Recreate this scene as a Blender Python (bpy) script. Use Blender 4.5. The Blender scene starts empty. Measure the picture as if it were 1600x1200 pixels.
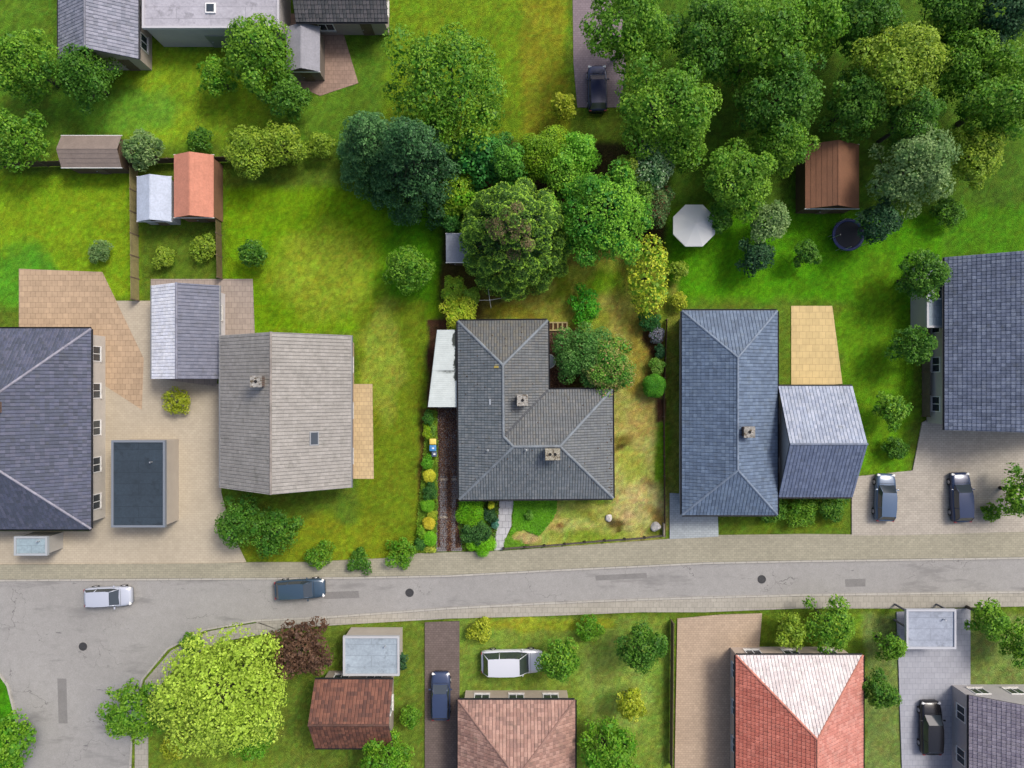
import bpy, bmesh, math, random
import numpy as np
from mathutils import Vector, Matrix

# ------------------------------------------------------------------ camera, light, exposure
SC = bpy.context.scene
COL = SC.collection
H = 64.0            # height of the camera above the ground (m)
FPX = 1088.0        # focal length in pixels of the 1600 px wide photograph (17 px per metre on the ground)
cam_d = bpy.data.cameras.new("camera")
cam = bpy.data.objects.new("camera", cam_d)
COL.objects.link(cam)
cam.location = (0, 0, H)
cam.rotation_euler = (0, 0, 0)
cam_d.sensor_width = 36.0
cam_d.lens = 36.0 * FPX / 1600.0
cam_d.clip_start = 0.5
cam_d.clip_end = 3000
SC.camera = cam

SUN_EL, SUN_AZ = math.radians(52), math.radians(48)      # azimuth clockwise from +Y (top of the picture)
world = bpy.data.worlds.new("World")
SC.world = world
world.use_nodes = True
wn = world.node_tree
for n in list(wn.nodes):
    wn.nodes.remove(n)
w_out = wn.nodes.new("ShaderNodeOutputWorld")
w_bg = wn.nodes.new("ShaderNodeBackground")
w_sky = wn.nodes.new("ShaderNodeTexSky")
w_sky.sky_type = 'NISHITA'
w_sky.sun_disc = False
w_sky.sun_elevation = SUN_EL
w_sky.sun_rotation = SUN_AZ
w_sky.dust_density = 4.0
w_sky.air_density = 0.7
w_sky.ozone_density = 0.6
w_bg.inputs[1].default_value = 0.15
wn.links.new(w_sky.outputs[0], w_bg.inputs[0])
wn.links.new(w_bg.outputs[0], w_out.inputs[0])
sd = bpy.data.lights.new("sun", 'SUN')
sd.energy = 1.7
sd.angle = math.radians(15)
sd.color = (1.0, 0.955, 0.89)
sun = bpy.data.objects.new("sun", sd)
COL.objects.link(sun)
sdir = Vector((math.sin(SUN_AZ) * math.cos(SUN_EL), math.cos(SUN_AZ) * math.cos(SUN_EL), math.sin(SUN_EL)))
sun.rotation_euler = sdir.to_track_quat('Z', 'Y').to_euler()
sun.location = (30, 30, 60)

SC.view_settings.view_transform = 'Standard'
SC.view_settings.look = 'None'
SC.view_settings.exposure = 0.55
SC.view_settings.gamma = 1.0
SC.cycles.max_bounces = 5
SC.cycles.diffuse_bounces = 3
SC.cycles.transparent_max_bounces = 6

rnd = random.Random(7)
NR = np.random.default_rng(11)
KEXP = 1.45          # a level surface shows about KEXP times its base colour


# ------------------------------------------------------------------ helpers
def W(px, py, z=0.0):
    """The point at height z that the photograph shows at pixel px, py."""
    s = (H - z) / FPX
    return Vector(((px - 800.0) * s, (600.0 - py) * s, z))


def lin(c):
    """An sRGB triple (0..255) seen on a level surface, as a linear base colour."""
    out = []
    for v in c:
        v = v / 255.0
        l = v / 12.92 if v <= 0.04045 else ((v + 0.055) / 1.055) ** 2.4
        out.append(min(0.85, max(0.003, l / KEXP)))
    return tuple(out)


def put(o, label=None, cat=None, group=None, kind=None):
    if label:
        o['label'] = label
    if cat:
        o['category'] = cat
    if group:
        o['group'] = group
    if kind:
        o['kind'] = kind
    return o


def empty(name, loc, label, cat, group=None, rz=0.0):
    o = bpy.data.objects.new(name, None)
    COL.objects.link(o)
    o.location = loc
    o.rotation_euler = (0, 0, rz)
    o.empty_display_size = 0.2
    return put(o, label, cat, group)


def link_mesh(name, me, m, parent=None):
    o = bpy.data.objects.new(name, me)
    if m is not None:
        me.materials.append(m)
    COL.objects.link(o)
    if parent is not None:
        o.parent = parent
    return o


def obj(name, bm, m, parent=None, smooth=False):
    bmesh.ops.recalc_face_normals(bm, faces=bm.faces)
    me = bpy.data.meshes.new(name)
    bm.to_mesh(me)
    bm.free()
    if smooth:
        for p in me.polygons:
            p.use_smooth = True
    return link_mesh(name, me, m, parent)


def np_mesh(name, V, F, cols=None, smooth=False):
    """V (n,3), F (m,k) numpy; cols (m,3) per face."""
    me = bpy.data.meshes.new(name)
    me.vertices.add(len(V))
    me.vertices.foreach_set("co", np.asarray(V, dtype=np.float32).ravel())
    k = F.shape[1]
    me.loops.add(F.size)
    me.loops.foreach_set("vertex_index", F.astype(np.int32).ravel())
    me.polygons.add(len(F))
    me.polygons.foreach_set("loop_start", (np.arange(len(F)) * k).astype(np.int32))
    me.polygons.foreach_set("loop_total", np.full(len(F), k, dtype=np.int32))
    if cols is not None:
        a = me.attributes.new("col", 'FLOAT_COLOR', 'CORNER')
        c = np.ones((len(F), k, 4), dtype=np.float32)
        c[:, :, :3] = cols[:, None, :]
        a.data.foreach_set("color", c.ravel())
    me.update(calc_edges=True)
    if smooth:
        me.polygons.foreach_set("use_smooth", np.ones(len(F), dtype=bool))
    return me


def NB():
    return bmesh.new()


def box(bm, cx, cy, cz, sx, sy, sz, rz=0.0, bev=0.0):
    r = bmesh.ops.create_cube(bm, size=1.0)
    vs = r['verts']
    for v in vs:
        v.co = Vector((v.co.x * sx, v.co.y * sy, v.co.z * sz))
    if bev > 0:
        es = list({e for v in vs for e in v.link_edges})
        q = bmesh.ops.bevel(bm, geom=es, offset=bev, segments=2, profile=0.6, affect='EDGES')
        vs = list({v for f in q['faces'] for v in f.verts} | {v for v in vs if v.is_valid})
    M = Matrix.Translation((cx, cy, cz)) @ Matrix.Rotation(rz, 4, 'Z')
    bmesh.ops.transform(bm, matrix=M, verts=vs)
    return vs


def tube(bm, p0, p1, r0, r1=None, n=8, cap=True):
    r1 = r0 if r1 is None else r1
    p0, p1 = Vector(p0), Vector(p1)
    d = (p1 - p0)
    if d.length < 1e-6:
        return
    q = d.to_track_quat('Z', 'Y').to_matrix()
    A, B = [], []
    for i in range(n):
        t = 2 * math.pi * i / n
        w = q @ Vector((math.cos(t), math.sin(t), 0))
        A.append(bm.verts.new(p0 + w * r0))
        B.append(bm.verts.new(p1 + w * r1))
    for i in range(n):
        j = (i + 1) % n
        bm.faces.new((A[i], A[j], B[j], B[i]))
    if cap:
        bm.faces.new(A[::-1])
        bm.faces.new(B)


def prism(bm, pts, z0, z1):
    """Extruded outline, pts = (x, y) list."""
    lo = [bm.verts.new((p[0], p[1], z0)) for p in pts]
    hi = [bm.verts.new((p[0], p[1], z1)) for p in pts]
    n = len(pts)
    for i in range(n):
        j = (i + 1) % n
        bm.faces.new((lo[i], lo[j], hi[j], hi[i]))
    bm.faces.new(hi)
    bm.faces.new(lo[::-1])


def disc(bm, c, r0, r1, z0, z1, n=24):
    A = [bm.verts.new((c[0] + r0 * math.cos(2 * math.pi * i / n), c[1] + r0 * math.sin(2 * math.pi * i / n), z0)) for i in range(n)]
    B = [bm.verts.new((c[0] + r1 * math.cos(2 * math.pi * i / n), c[1] + r1 * math.sin(2 * math.pi * i / n), z1)) for i in range(n)]
    for i in range(n):
        j = (i + 1) % n
        bm.faces.new((A[i], A[j], B[j], B[i]))
    bm.faces.new(B)
    bm.faces.new(A[::-1])


def ring(bm, c, R, r, z, n=28, m=6):
    g = []
    for i in range(n):
        t = 2 * math.pi * i / n
        row = []
        for j in range(m):
            u = 2 * math.pi * j / m
            q = R + r * math.cos(u)
            row.append(bm.verts.new((c[0] + q * math.cos(t), c[1] + q * math.sin(t), z + r * math.sin(u))))
        g.append(row)
    for i in range(n):
        for j in range(m):
            bm.faces.new((g[i][j], g[(i + 1) % n][j], g[(i + 1) % n][(j + 1) % m], g[i][(j + 1) % m]))


# ------------------------------------------------------------------ materials
MATS = {}


def mat(name, base=(0.5, 0.5, 0.5), rough=0.75, metal=0.0, attr=False, noise=(), bump=None, extra=None, translucent=0.0, spec=0.4):
    """noise: list of (scale, strength) that vary the base colour's value; bump: (scale, height)"""
    if name in MATS:
        return MATS[name]
    m = bpy.data.materials.new(name)
    m.use_nodes = True
    nt = m.node_tree
    for n in list(nt.nodes):
        nt.nodes.remove(n)
    N, L = nt.nodes.new, nt.links.new
    out = N("ShaderNodeOutputMaterial")
    b = N("ShaderNodeBsdfPrincipled")
    b.inputs['Roughness'].default_value = rough
    b.inputs['Metallic'].default_value = metal
    b.inputs['Specular IOR Level'].default_value = spec
    tc = N("ShaderNodeTexCoord")
    if attr:
        a = N("ShaderNodeAttribute")
        a.attribute_name = "col"
        cur = a.outputs['Color']
    else:
        c = N("ShaderNodeRGB")
        c.outputs[0].default_value = (*base, 1)
        cur = c.outputs[0]
    for (sc, st) in noise:
        t = N("ShaderNodeTexNoise")
        t.inputs['Scale'].default_value = sc
        t.inputs['Detail'].default_value = 4
        t.inputs['Roughness'].default_value = 0.65
        L(tc.outputs['Object'], t.inputs['Vector'])
        r = N("ShaderNodeMapRange")
        r.inputs['From Min'].default_value = 0.3
        r.inputs['From Max'].default_value = 0.7
        r.inputs['To Min'].default_value = 1.0 - st
        r.inputs['To Max'].default_value = 1.0 + st
        L(t.outputs['Fac'], r.inputs['Value'])
        mx = N("ShaderNodeMix")
        mx.data_type = 'RGBA'
        mx.blend_type = 'MULTIPLY'
        mx.inputs[0].default_value = 1.0
        mx.clamp_result = False
        L(cur, mx.inputs[6])
        L(r.outputs[0], mx.inputs[7])
        cur = mx.outputs[2]
    if extra:
        cur = extra(nt, tc, cur)
    L(cur, b.inputs['Base Color'])
    if bump:
        t = N("ShaderNodeTexNoise")
        t.inputs['Scale'].default_value = bump[0]
        t.inputs['Detail'].default_value = 5
        L(tc.outputs['Object'], t.inputs['Vector'])
        bp = N("ShaderNodeBump")
        bp.inputs['Strength'].default_value = 1.0
        bp.inputs['Distance'].default_value = bump[1]
        L(t.outputs['Fac'], bp.inputs['Height'])
        L(bp.outputs[0], b.inputs['Normal'])
    sh = b.outputs[0]
    if translucent > 0:
        tr = N("ShaderNodeBsdfTranslucent")
        L(cur, tr.inputs['Color'])
        ms = N("ShaderNodeMixShader")
        ms.inputs[0].default_value = translucent
        L(sh, ms.inputs[1])
        L(tr.outputs[0], ms.inputs[2])
        sh = ms.outputs[0]
    L(sh, out.inputs['Surface'])
    MATS[name] = m
    return m


def spots(scale, lo, hi, col, seed=0.0, stretch=(1, 1, 1)):
    """extra: blotches of another colour (lichen, dead leaves, stains)"""
    def f(nt, tc, cur):
        N, L = nt.nodes.new, nt.links.new
        mp = N("ShaderNodeMapping")
        mp.inputs['Location'].default_value = (seed, seed * 1.7, 0)
        mp.inputs['Scale'].default_value = stretch
        L(tc.outputs['Object'], mp.inputs['Vector'])
        t = N("ShaderNodeTexNoise")
        t.inputs['Scale'].default_value = scale
        t.inputs['Detail'].default_value = 5
        t.inputs['Roughness'].default_value = 0.7
        L(mp.outputs[0], t.inputs['Vector'])
        r = N("ShaderNodeMapRange")
        r.inputs['From Min'].default_value = lo
        r.inputs['From Max'].default_value = hi
        L(t.outputs['Fac'], r.inputs['Value'])
        mx = N("ShaderNodeMix")
        mx.data_type = 'RGBA'
        L(r.outputs[0], mx.inputs[0])
        L(cur, mx.inputs[6])
        mx.inputs[7].default_value = (*col, 1)
        return mx.outputs[2]
    return f


def chain(*fs):
    def f(nt, tc, cur):
        for g in fs:
            cur = g(nt, tc, cur)
        return cur
    return f


def pavers(w, h, joint=(0.03, 0.03, 0.028), var=0.25, mortar=0.02, rot=0.0):
    """extra: laid blocks of w x h metres"""
    def f(nt, tc, cur):
        N, L = nt.nodes.new, nt.links.new
        mp = N("ShaderNodeMapping")
        mp.inputs['Rotation'].default_value = (0, 0, rot)
        L(tc.outputs['Object'], mp.inputs['Vector'])
        t = N("ShaderNodeTexBrick")
        t.inputs['Scale'].default_value = 1.0
        t.inputs['Brick Width'].default_value = w
        t.inputs['Row Height'].default_value = h
        t.inputs['Mortar Size'].default_value = mortar
        t.inputs['Mortar Smooth'].default_value = 0.3
        t.inputs['Color1'].default_value = (1 - var, 1 - var, 1 - var, 1)
        t.inputs['Color2'].default_value = (1 + var, 1 + var, 1 + var, 1)
        t.inputs['Mortar'].default_value = (1, 1, 1, 1)
        L(mp.outputs[0], t.inputs['Vector'])
        mx = N("ShaderNodeMix")
        mx.data_type = 'RGBA'
        mx.blend_type = 'MULTIPLY'
        mx.inputs[0].default_value = 1.0
        L(cur, mx.inputs[6])
        L(t.outputs['Color'], mx.inputs[7])
        m2 = N("ShaderNodeMix")
        m2.data_type = 'RGBA'
        L(t.outputs['Fac'], m2.inputs[0])
        L(mx.outputs[2], m2.inputs[6])
        m2.inputs[7].default_value = (*joint, 1)
        return m2.outputs[2]
    return f


def cracks(scale, width, col, lo=.5, hi=.6):
    def f(nt, tc, cur):
        N, L = nt.nodes.new, nt.links.new
        nz = N("ShaderNodeTexNoise")
        nz.inputs['Scale'].default_value = 1.5
        L(tc.outputs['Object'], nz.inputs['Vector'])
        ad = N("ShaderNodeVectorMath")
        ad.operation = 'MULTIPLY_ADD'
        ad.inputs[1].default_value = (1.3, 1.3, 0)
        L(nz.outputs['Color'], ad.inputs[0])
        L(tc.outputs['Object'], ad.inputs[2])
        v = N("ShaderNodeTexVoronoi")
        v.feature = 'DISTANCE_TO_EDGE'
        v.inputs['Scale'].default_value = scale
        L(ad.outputs[0], v.inputs['Vector'])
        a = N("ShaderNodeMath")
        a.operation = 'LESS_THAN'
        a.inputs[1].default_value = width * scale
        L(v.outputs['Distance'], a.inputs[0])
        n2 = N("ShaderNodeTexNoise")
        n2.inputs['Scale'].default_value = .23
        L(tc.outputs['Object'], n2.inputs['Vector'])
        r_ = N("ShaderNodeMapRange")
        r_.inputs['From Min'].default_value = lo
        r_.inputs['From Max'].default_value = hi
        L(n2.outputs['Fac'], r_.inputs['Value'])
        m = N("ShaderNodeMath")
        m.operation = 'MULTIPLY'
        L(a.outputs[0], m.inputs[0])
        L(r_.outputs[0], m.inputs[1])
        mx = N("ShaderNodeMix")
        mx.data_type = 'RGBA'
        L(m.outputs[0], mx.inputs[0])
        L(cur, mx.inputs[6])
        mx.inputs[7].default_value = (*col, 1)
        return mx.outputs[2]
    return f


M_LEAF = mat("leaf", attr=True, rough=0.55, translucent=0.36, noise=[(1.2, 0.12)], spec=0.3)
M_BARK = mat("bark", (0.055, 0.048, 0.036), 0.9, noise=[(6, 0.35)], bump=(20, 0.03))
M_GROUND = mat("grass_ground", attr=True, rough=0.95, noise=[(0.35, 0.08), (2.6, 0.16), (7, 0.22), (22, 0.30)], bump=(9, 0.12), spec=0.1)
M_TILE = mat("roof_tile", attr=True, rough=0.6, noise=[(0.5, 0.10), (2.5, 0.08), (9, 0.12)], bump=(30, 0.004), spec=0.35, extra=spots(1.4, 0.57, 0.95, (0.07, 0.07, 0.045), 3.3))
M_UNDER = mat("roof_underlay", (0.035, 0.036, 0.038), 0.9)
M_GUTTER = mat("gutter_dark", (0.018, 0.019, 0.022), 0.45, metal=0.3)
M_GUTTERL = mat("gutter_zinc", (0.24, 0.25, 0.26), 0.5, metal=0.4)
M_GLASS = mat("window_glass", (0.03, 0.04, 0.05), 0.08, spec=0.8)
M_WHITE = mat("white_paint", (0.72, 0.72, 0.70), 0.5, noise=[(3, 0.05)])
M_METAL = mat("galvanised_metal", (0.55, 0.56, 0.57), 0.4, metal=0.7)
M_TYRE = mat("tyre_rubber", (0.02, 0.02, 0.02), 0.85)
M_RIM = mat("rim_metal", (0.5, 0.5, 0.52), 0.3, metal=0.9)
M_WOOD = mat("weathered_wood", (0.12, 0.085, 0.055), 0.85, noise=[(5, 0.25)])
M_STONE = mat("pale_stone", (0.42, 0.40, 0.37), 0.9, noise=[(4, 0.25)], bump=(6, 0.05))
M_CONC = mat("concrete", (0.26, 0.25, 0.23), 0.9, noise=[(0.6, 0.12), (6, 0.15)], bump=(12, 0.01))


def cmat(name, c, rough=0.6, **k):
    return mat(name, lin(c), rough, **k)


# ------------------------------------------------------------------ ground
def vnoise(x, y, s, seed):
    """smooth value noise by random lattice"""
    r = np.random.default_rng(seed)
    G = r.random((256, 256))
    u, v = x * s + 97.3, y * s + 41.7
    i, j = np.floor(u).astype(int), np.floor(v).astype(int)
    fu, fv = u - i, v - j
    fu, fv = fu * fu * (3 - 2 * fu), fv * fv * (3 - 2 * fv)
    a, b = G[i % 256, j % 256], G[(i + 1) % 256, j % 256]
    c, d = G[i % 256, (j + 1) % 256], G[(i + 1) % 256, (j + 1) % 256]
    return (a * (1 - fu) + b * fu) * (1 - fv) + (c * (1 - fu) + d * fu) * fv


def ground():
    x0, x1, y0, y1, st = -72.0, 72.0, -56.0, 56.0, 0.22
    nx, ny = int((x1 - x0) / st) + 1, int((y1 - y0) / st) + 1
    X, Y = np.meshgrid(np.linspace(x0, x1, nx), np.linspace(y0, y1, ny))
    PX, PY = X * 17 + 800, 600 - Y * 17
    wx = (vnoise(X, Y, 0.55, 1) - .5) * 26 + (vnoise(X, Y, 1.7, 2) - .5) * 10
    wy = (vnoise(X, Y, 0.55, 3) - .5) * 26 + (vnoise(X, Y, 1.7, 4) - .5) * 10
    C = np.empty(X.shape + (3,))
    C[:] = lin((96, 122, 34))

    def ell(cx, cy, rx, ry, col, soft=0.5, warp=1.0):
        d = np.sqrt(((PX + wx * warp - cx) / rx) ** 2 + ((PY + wy * warp - cy) / ry) ** 2)
        w = np.clip((1 + soft / 2 - d) / soft, 0, 1)
        w = (w * w * (3 - 2 * w))[..., None]
        C[:] = C * (1 - w) + np.array(lin(col)) * w

    def rect(a, b, c, d, col, soft=14, warp=0.4):
        qx, qy = PX + wx * warp, PY + wy * warp
        m = np.minimum(np.minimum(qx - a, c - qx), np.minimum(qy - b, d - qy))
        w = np.clip(m / soft + 0.5, 0, 1)[..., None]
        C[:] = C * (1 - w) + np.array(lin(col)) * w
    # neighbouring gardens
    rect(-200, -200, 640, 230, (92, 128, 34), 20)
    ell(290, 150, 130, 75, (132, 166, 34))
    ell(180, 165, 90, 35, (108, 158, 44))
    rect(-100, 270, 215, 470, (126, 160, 26), 16)
    ell(30, 430, 60, 50, (88, 150, 34))
    rect(352, 292, 690, 520, (112, 152, 16), 14)
    ell(505, 430, 80, 70, (142, 164, 42), 0.7)
    ell(640, 400, 50, 120, (78, 136, 14), 0.8)
    rect(560, 470, 668, 880, (112, 134, 26), 14)
    ell(600, 560, 28, 90, (142, 158, 52), 0.6)
    ell(500, 850, 130, 40, (126, 142, 28), 0.5)
    rect(600, -60, 890, 232, (112, 142, 28), 16)
    rect(815, -60, 885, 232, (134, 142, 34), 14)
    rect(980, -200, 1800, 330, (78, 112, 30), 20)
    rect(1045, 330, 1480, 470, (84, 146, 14), 18)
    ell(1370, 560, 60, 160, (100, 150, 22), 0.4)
    rect(1330, 470, 1420, 740, (98, 146, 22), 14)
    rect(1480, 320, 1800, 400, (78, 130, 20), 18)
    rect(1180, 770, 1320, 830, (98, 122, 30), 8)
    rect(1046, 440, 1062, 830, (128, 138, 52), 8)
    # south of the road
    rect(700, 962, 1045, 1300, (124, 150, 56), 12)
    ell(965, 1080, 55, 80, (142, 168, 72), 0.6)
    rect(740, 966, 960, 985, (146, 158, 42), 6)
    rect(1190, 960, 1400, 1000, (118, 146, 40), 8)
    ell(-30, 1140, 60, 110, (72, 140, 16), 0.2)
    rect(210, 990, 480, 1400, (116, 140, 44), 12)
    rect(430, 960, 665, 1400, (108, 130, 44), 12)
    rect(1350, 960, 1700, 1400, (120, 140, 70), 10)
    # the plot in the middle: moss, dry grass, bare earth
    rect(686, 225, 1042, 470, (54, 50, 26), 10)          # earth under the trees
    rect(748, 395, 1042, 640, (136, 152, 50), 8)
    ell(850, 470, 70, 30, (156, 158, 62), 0.6)
    ell(930, 430, 60, 24, (148, 158, 54), 0.6)
    ell(948, 445, 22, 24, (108, 150, 24), 0.7)
    ell(880, 445, 16, 34, (124, 142, 34), 0.8)
    ell(765, 480, 30, 30, (104, 98, 46), 0.6)
    ell(800, 492, 42, 12, (138, 136, 42), 0.6)
    ell(968, 520, 26, 60, (162, 160, 74), 0.9)
    ell(930, 400, 60, 12, (116, 112, 46), 0.8)
    rect(955, 600, 1036, 850, (174, 172, 92), 8)
    ell(1000, 560, 28, 70, (146, 136, 56), 0.7)
    ell(975, 640, 20, 30, (164, 162, 80), 0.8)
    ell(985, 700, 18, 60, (182, 172, 92), 0.9)
    ell(990, 728, 22, 30, (166, 174, 74), 0.9)
    ell(1005, 660, 20, 30, (174, 162, 84), 0.9)
    ell(1032, 725, 9, 110, (104, 146, 26), 0.9, 0.4)
    ell(975, 690, 16, 12, (118, 112, 46), 0.9)
    ell(972, 698, 9, 5, (84, 76, 34), 0.9, 0.4)
    ell(1010, 750, 14, 12, (124, 108, 52), 0.9)
    ell(1018, 758, 6, 6, (90, 74, 42), 0.9, 0.3)
    ell(1000, 790, 40, 40, (192, 182, 112), 1.1)
    ell(1020, 805, 16, 16, (164, 142, 76), 0.9)
    rect(800, 786, 960, 856, (168, 174, 82), 6)
    ell(900, 800, 40, 12, (120, 142, 38), 0.9)
    ell(880, 815, 50, 22, (184, 182, 98), 0.9)
    ell(925, 838, 60, 12, (138, 162, 50), 0.9)
    ell(820, 843, 26, 11, (194, 172, 112), 0.5, 0.5)
    ell(876, 820, 8, 5, (140, 112, 62), 0.9, 0.3)
    ell(967, 816, 13, 9, (106, 94, 44), 0.7, 0.5)
    ell(958, 812, 8, 6, (98, 84, 52), 0.7, 0.4)
    ell(970, 826, 6, 7, (98, 92, 38), 0.7, 0.4)
    ell(1022, 832, 16, 8, (100, 114, 38), 0.9, 0.4)
    ell(800, 848, 18, 6, (110, 152, 30), 0.8, 0.3)
    rect(858, 512, 905, 612, (92, 62, 44), 5, 0.2)       # beds round the shrubs
    ell(920, 570, 55, 45, (96, 84, 40), 0.3)
    ell(1026, 540, 14, 70, (84, 62, 34), 0.6)
    rect(1024, 620, 1040, 660, (96, 70, 48), 4, 0.2)
    rect(690, 410, 752, 520, (84, 76, 36), 10)
    rect(655, 640, 684, 860, (96, 84, 34), 5, 0.3)
    rect(716, 780, 780, 858, (84, 60, 40), 4, 0.2)
    rect(668, 500, 716, 640, (80, 56, 40), 4, 0.2)
    Z = (vnoise(X, Y, 0.25, 9) - .5) * 0.03
    # fine grain of the sward
    for ch, (s1, s2) in enumerate(((51, 52), (53, 54), (55, 56))):
        C[..., ch] *= 1 + .12 * (vnoise(X, Y, 1.3, s1) - .5) + .30 * (vnoise(X, Y, 4.1, s2) - .5)
    C *= (1 + .34 * (vnoise(X, Y, 3.2, 60) - .5) + .2 * (vnoise(X, Y, .5, 61) - .5))[..., None]
    C *= (0.80 + 0.40 * np.random.default_rng(5).random(X.shape))[..., None]
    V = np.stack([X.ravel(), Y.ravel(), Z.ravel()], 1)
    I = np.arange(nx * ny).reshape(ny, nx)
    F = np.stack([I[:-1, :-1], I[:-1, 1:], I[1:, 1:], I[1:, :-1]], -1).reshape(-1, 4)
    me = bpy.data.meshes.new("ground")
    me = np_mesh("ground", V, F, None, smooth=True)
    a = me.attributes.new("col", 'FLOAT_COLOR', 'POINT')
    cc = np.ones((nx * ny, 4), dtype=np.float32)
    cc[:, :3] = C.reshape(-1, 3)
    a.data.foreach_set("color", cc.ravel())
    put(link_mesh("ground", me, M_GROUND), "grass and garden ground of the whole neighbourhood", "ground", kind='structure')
    bm = NB()
    q = 1500
    for (a0, b0, a1, b1) in ((-q, -q, x0, q), (x1, -q, q, q), (x0, -q, x1, y0), (x0, y1, x1, q)):
        bm.faces.new([bm.verts.new(p) for p in ((a0, b0, 0), (a1, b0, 0), (a1, b1, 0), (a0, b1, 0))])
    put(obj("terrain", bm, mat("far_grass", lin((86, 112, 44)), 0.95, noise=[(0.02, 0.3), (0.3, 0.2)])),
        "green land reaching away beyond the gardens", "terrain", kind='structure')


ground()


def poly_px(pts, z=0.0):
    return [(W(a, b, z).x, W(a, b, z).y) for a, b in pts]


def slab(name, pts, z0, z1, m, label, cat, kind='structure'):
    bm = NB()
    prism(bm, poly_px(pts), z0, z1)
    bmesh.ops.triangulate(bm, faces=[f for f in bm.faces if len(f.verts) > 4])
    return put(obj(name, bm, m), label, cat, None, kind)


# road, pavements, kerbs -------------------------------------------------------
M_ROAD = mat("asphalt", lin((163, 161, 157)), 0.9, noise=[(0.12, 0.07), (1.5, 0.06), (14, 0.16)], bump=(25, 0.006),
             extra=chain(spots(0.5, 0.56, 0.66, lin((142, 140, 137)), 3.1, (0.25, 1, 1)), spots(1.1, 0.66, 0.7, lin((118, 117, 116)), 9.0, (0.4, 1.6, 1)), cracks(.28, .014, lin((126, 124, 121)))))
M_PAVE = mat("pavement_slabs", lin((176, 171, 158)), 0.9, noise=[(0.2, 0.08), (3, 0.08), (14, 0.1)], bump=(25, 0.004),
             extra=pavers(0.5, 0.5, lin((128, 124, 112)), 0.06, 0.012))
M_PAVE2 = mat("verge_paving", lin((168, 163, 142)), 0.9, noise=[(0.2, 0.08), (3, 0.08), (14, 0.1)],
              extra=pavers(0.4, 0.2, lin((128, 124, 106)), 0.08, 0.01))
M_KERB = mat("kerb_stone", lin((186, 182, 172)), 0.85, noise=[(2, 0.1)], extra=pavers(1.0, 5.0, lin((120, 118, 112)), 0.04, 0.015))
road_n = [(-700, 908), (0, 908), (300, 906), (550, 904), (700, 901), (850, 893), (1000, 886), (1100, 881), (1250, 878), (1400, 876), (2300, 862)]
road_s = [(2300, 914), (1400, 926), (1250, 928), (1100, 932), (1000, 935), (850, 941), (700, 949), (520, 962), (400, 968), (320, 982), (262, 1012),
          (222, 1060), (206, 1120), (203, 1200), (203, 1700)]
road_w = [(40, 1700), (38, 1200), (32, 1140), (14, 1070), (-30, 1010), (-120, 985), (-700, 980)]
slab("road", road_n + road_s + road_w, -0.3, 0.03, M_ROAD, "grey asphalt road with a side street joining from the south", "road")


def kerb_line(pts, side, name, label):
    """kerb stones along a polyline of pixels, stepping up from the road"""
    P = [W(a, b) for a, b in pts]
    A, B = [], []
    for i, p in enumerate(P):
        d = (P[min(i + 1, len(P) - 1)] - P[max(i - 1, 0)]).normalized()
        n = Vector((-d.y, d.x, 0)) * side
        A.append(p)
        B.append(p + n * 0.16)
    bm = NB()
    for i in range(len(P) - 1):
        q = [A[i], A[i + 1], B[i + 1], B[i]]
        lo = [bm.verts.new((v.x, v.y, -0.2)) for v in q]
        hi = [bm.verts.new((v.x, v.y, 0.135)) for v in q]
        bm.faces.new(hi)
        for k in range(4):
            bm.faces.new((lo[k], lo[(k + 1) % 4], hi[(k + 1) % 4], hi[k]))
    return put(obj(name, bm, M_KERB), label, "kerb", kind='structure')


kerb_line(road_n, 1, "kerb", "pale kerb stones along the north edge of the road")
kerb_line(road_s, 1, "kerb", "pale kerb stones along the south edge of the road and the corner")
kerb_line(road_w, 1, "kerb", "pale kerb stones on the west corner of the side street")


def off(pts, dy):
    return [(a, b + dy) for a, b in pts]


slab("pavement", [(-700, 885), (330, 880), (400, 878), (470, 878), (600, 872), (655, 864), (790, 860), (1040, 842), (1100, 836), (1250, 834), (1400, 835), (1600, 828), (2300, 815)]
     + off(road_n, -3.2)[::-1], -0.2, 0.12, M_PAVE2, "pale block paved pavement on the north side of the road", "pavement")
slab("pavement", off(road_s, 3.2)[:9] + [(430, 982), (560, 974), (700, 966), (850, 962), (1000, 956), (1100, 956), (1250, 950), (1400, 950), (2300, 936)],
     -0.2, 0.12, M_PAVE, "pale slab pavement on the south side of the road", "pavement")
slab("pavement", [(406, 972), (326, 986), (268, 1016), (228, 1062), (212, 1120), (209, 1700), (232, 1700), (232, 1130), (244, 1078), (286, 1030), (345, 1002), (440, 985)],
     -0.2, 0.12, M_PAVE, "pale slab pavement curving down the side street", "pavement")

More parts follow.
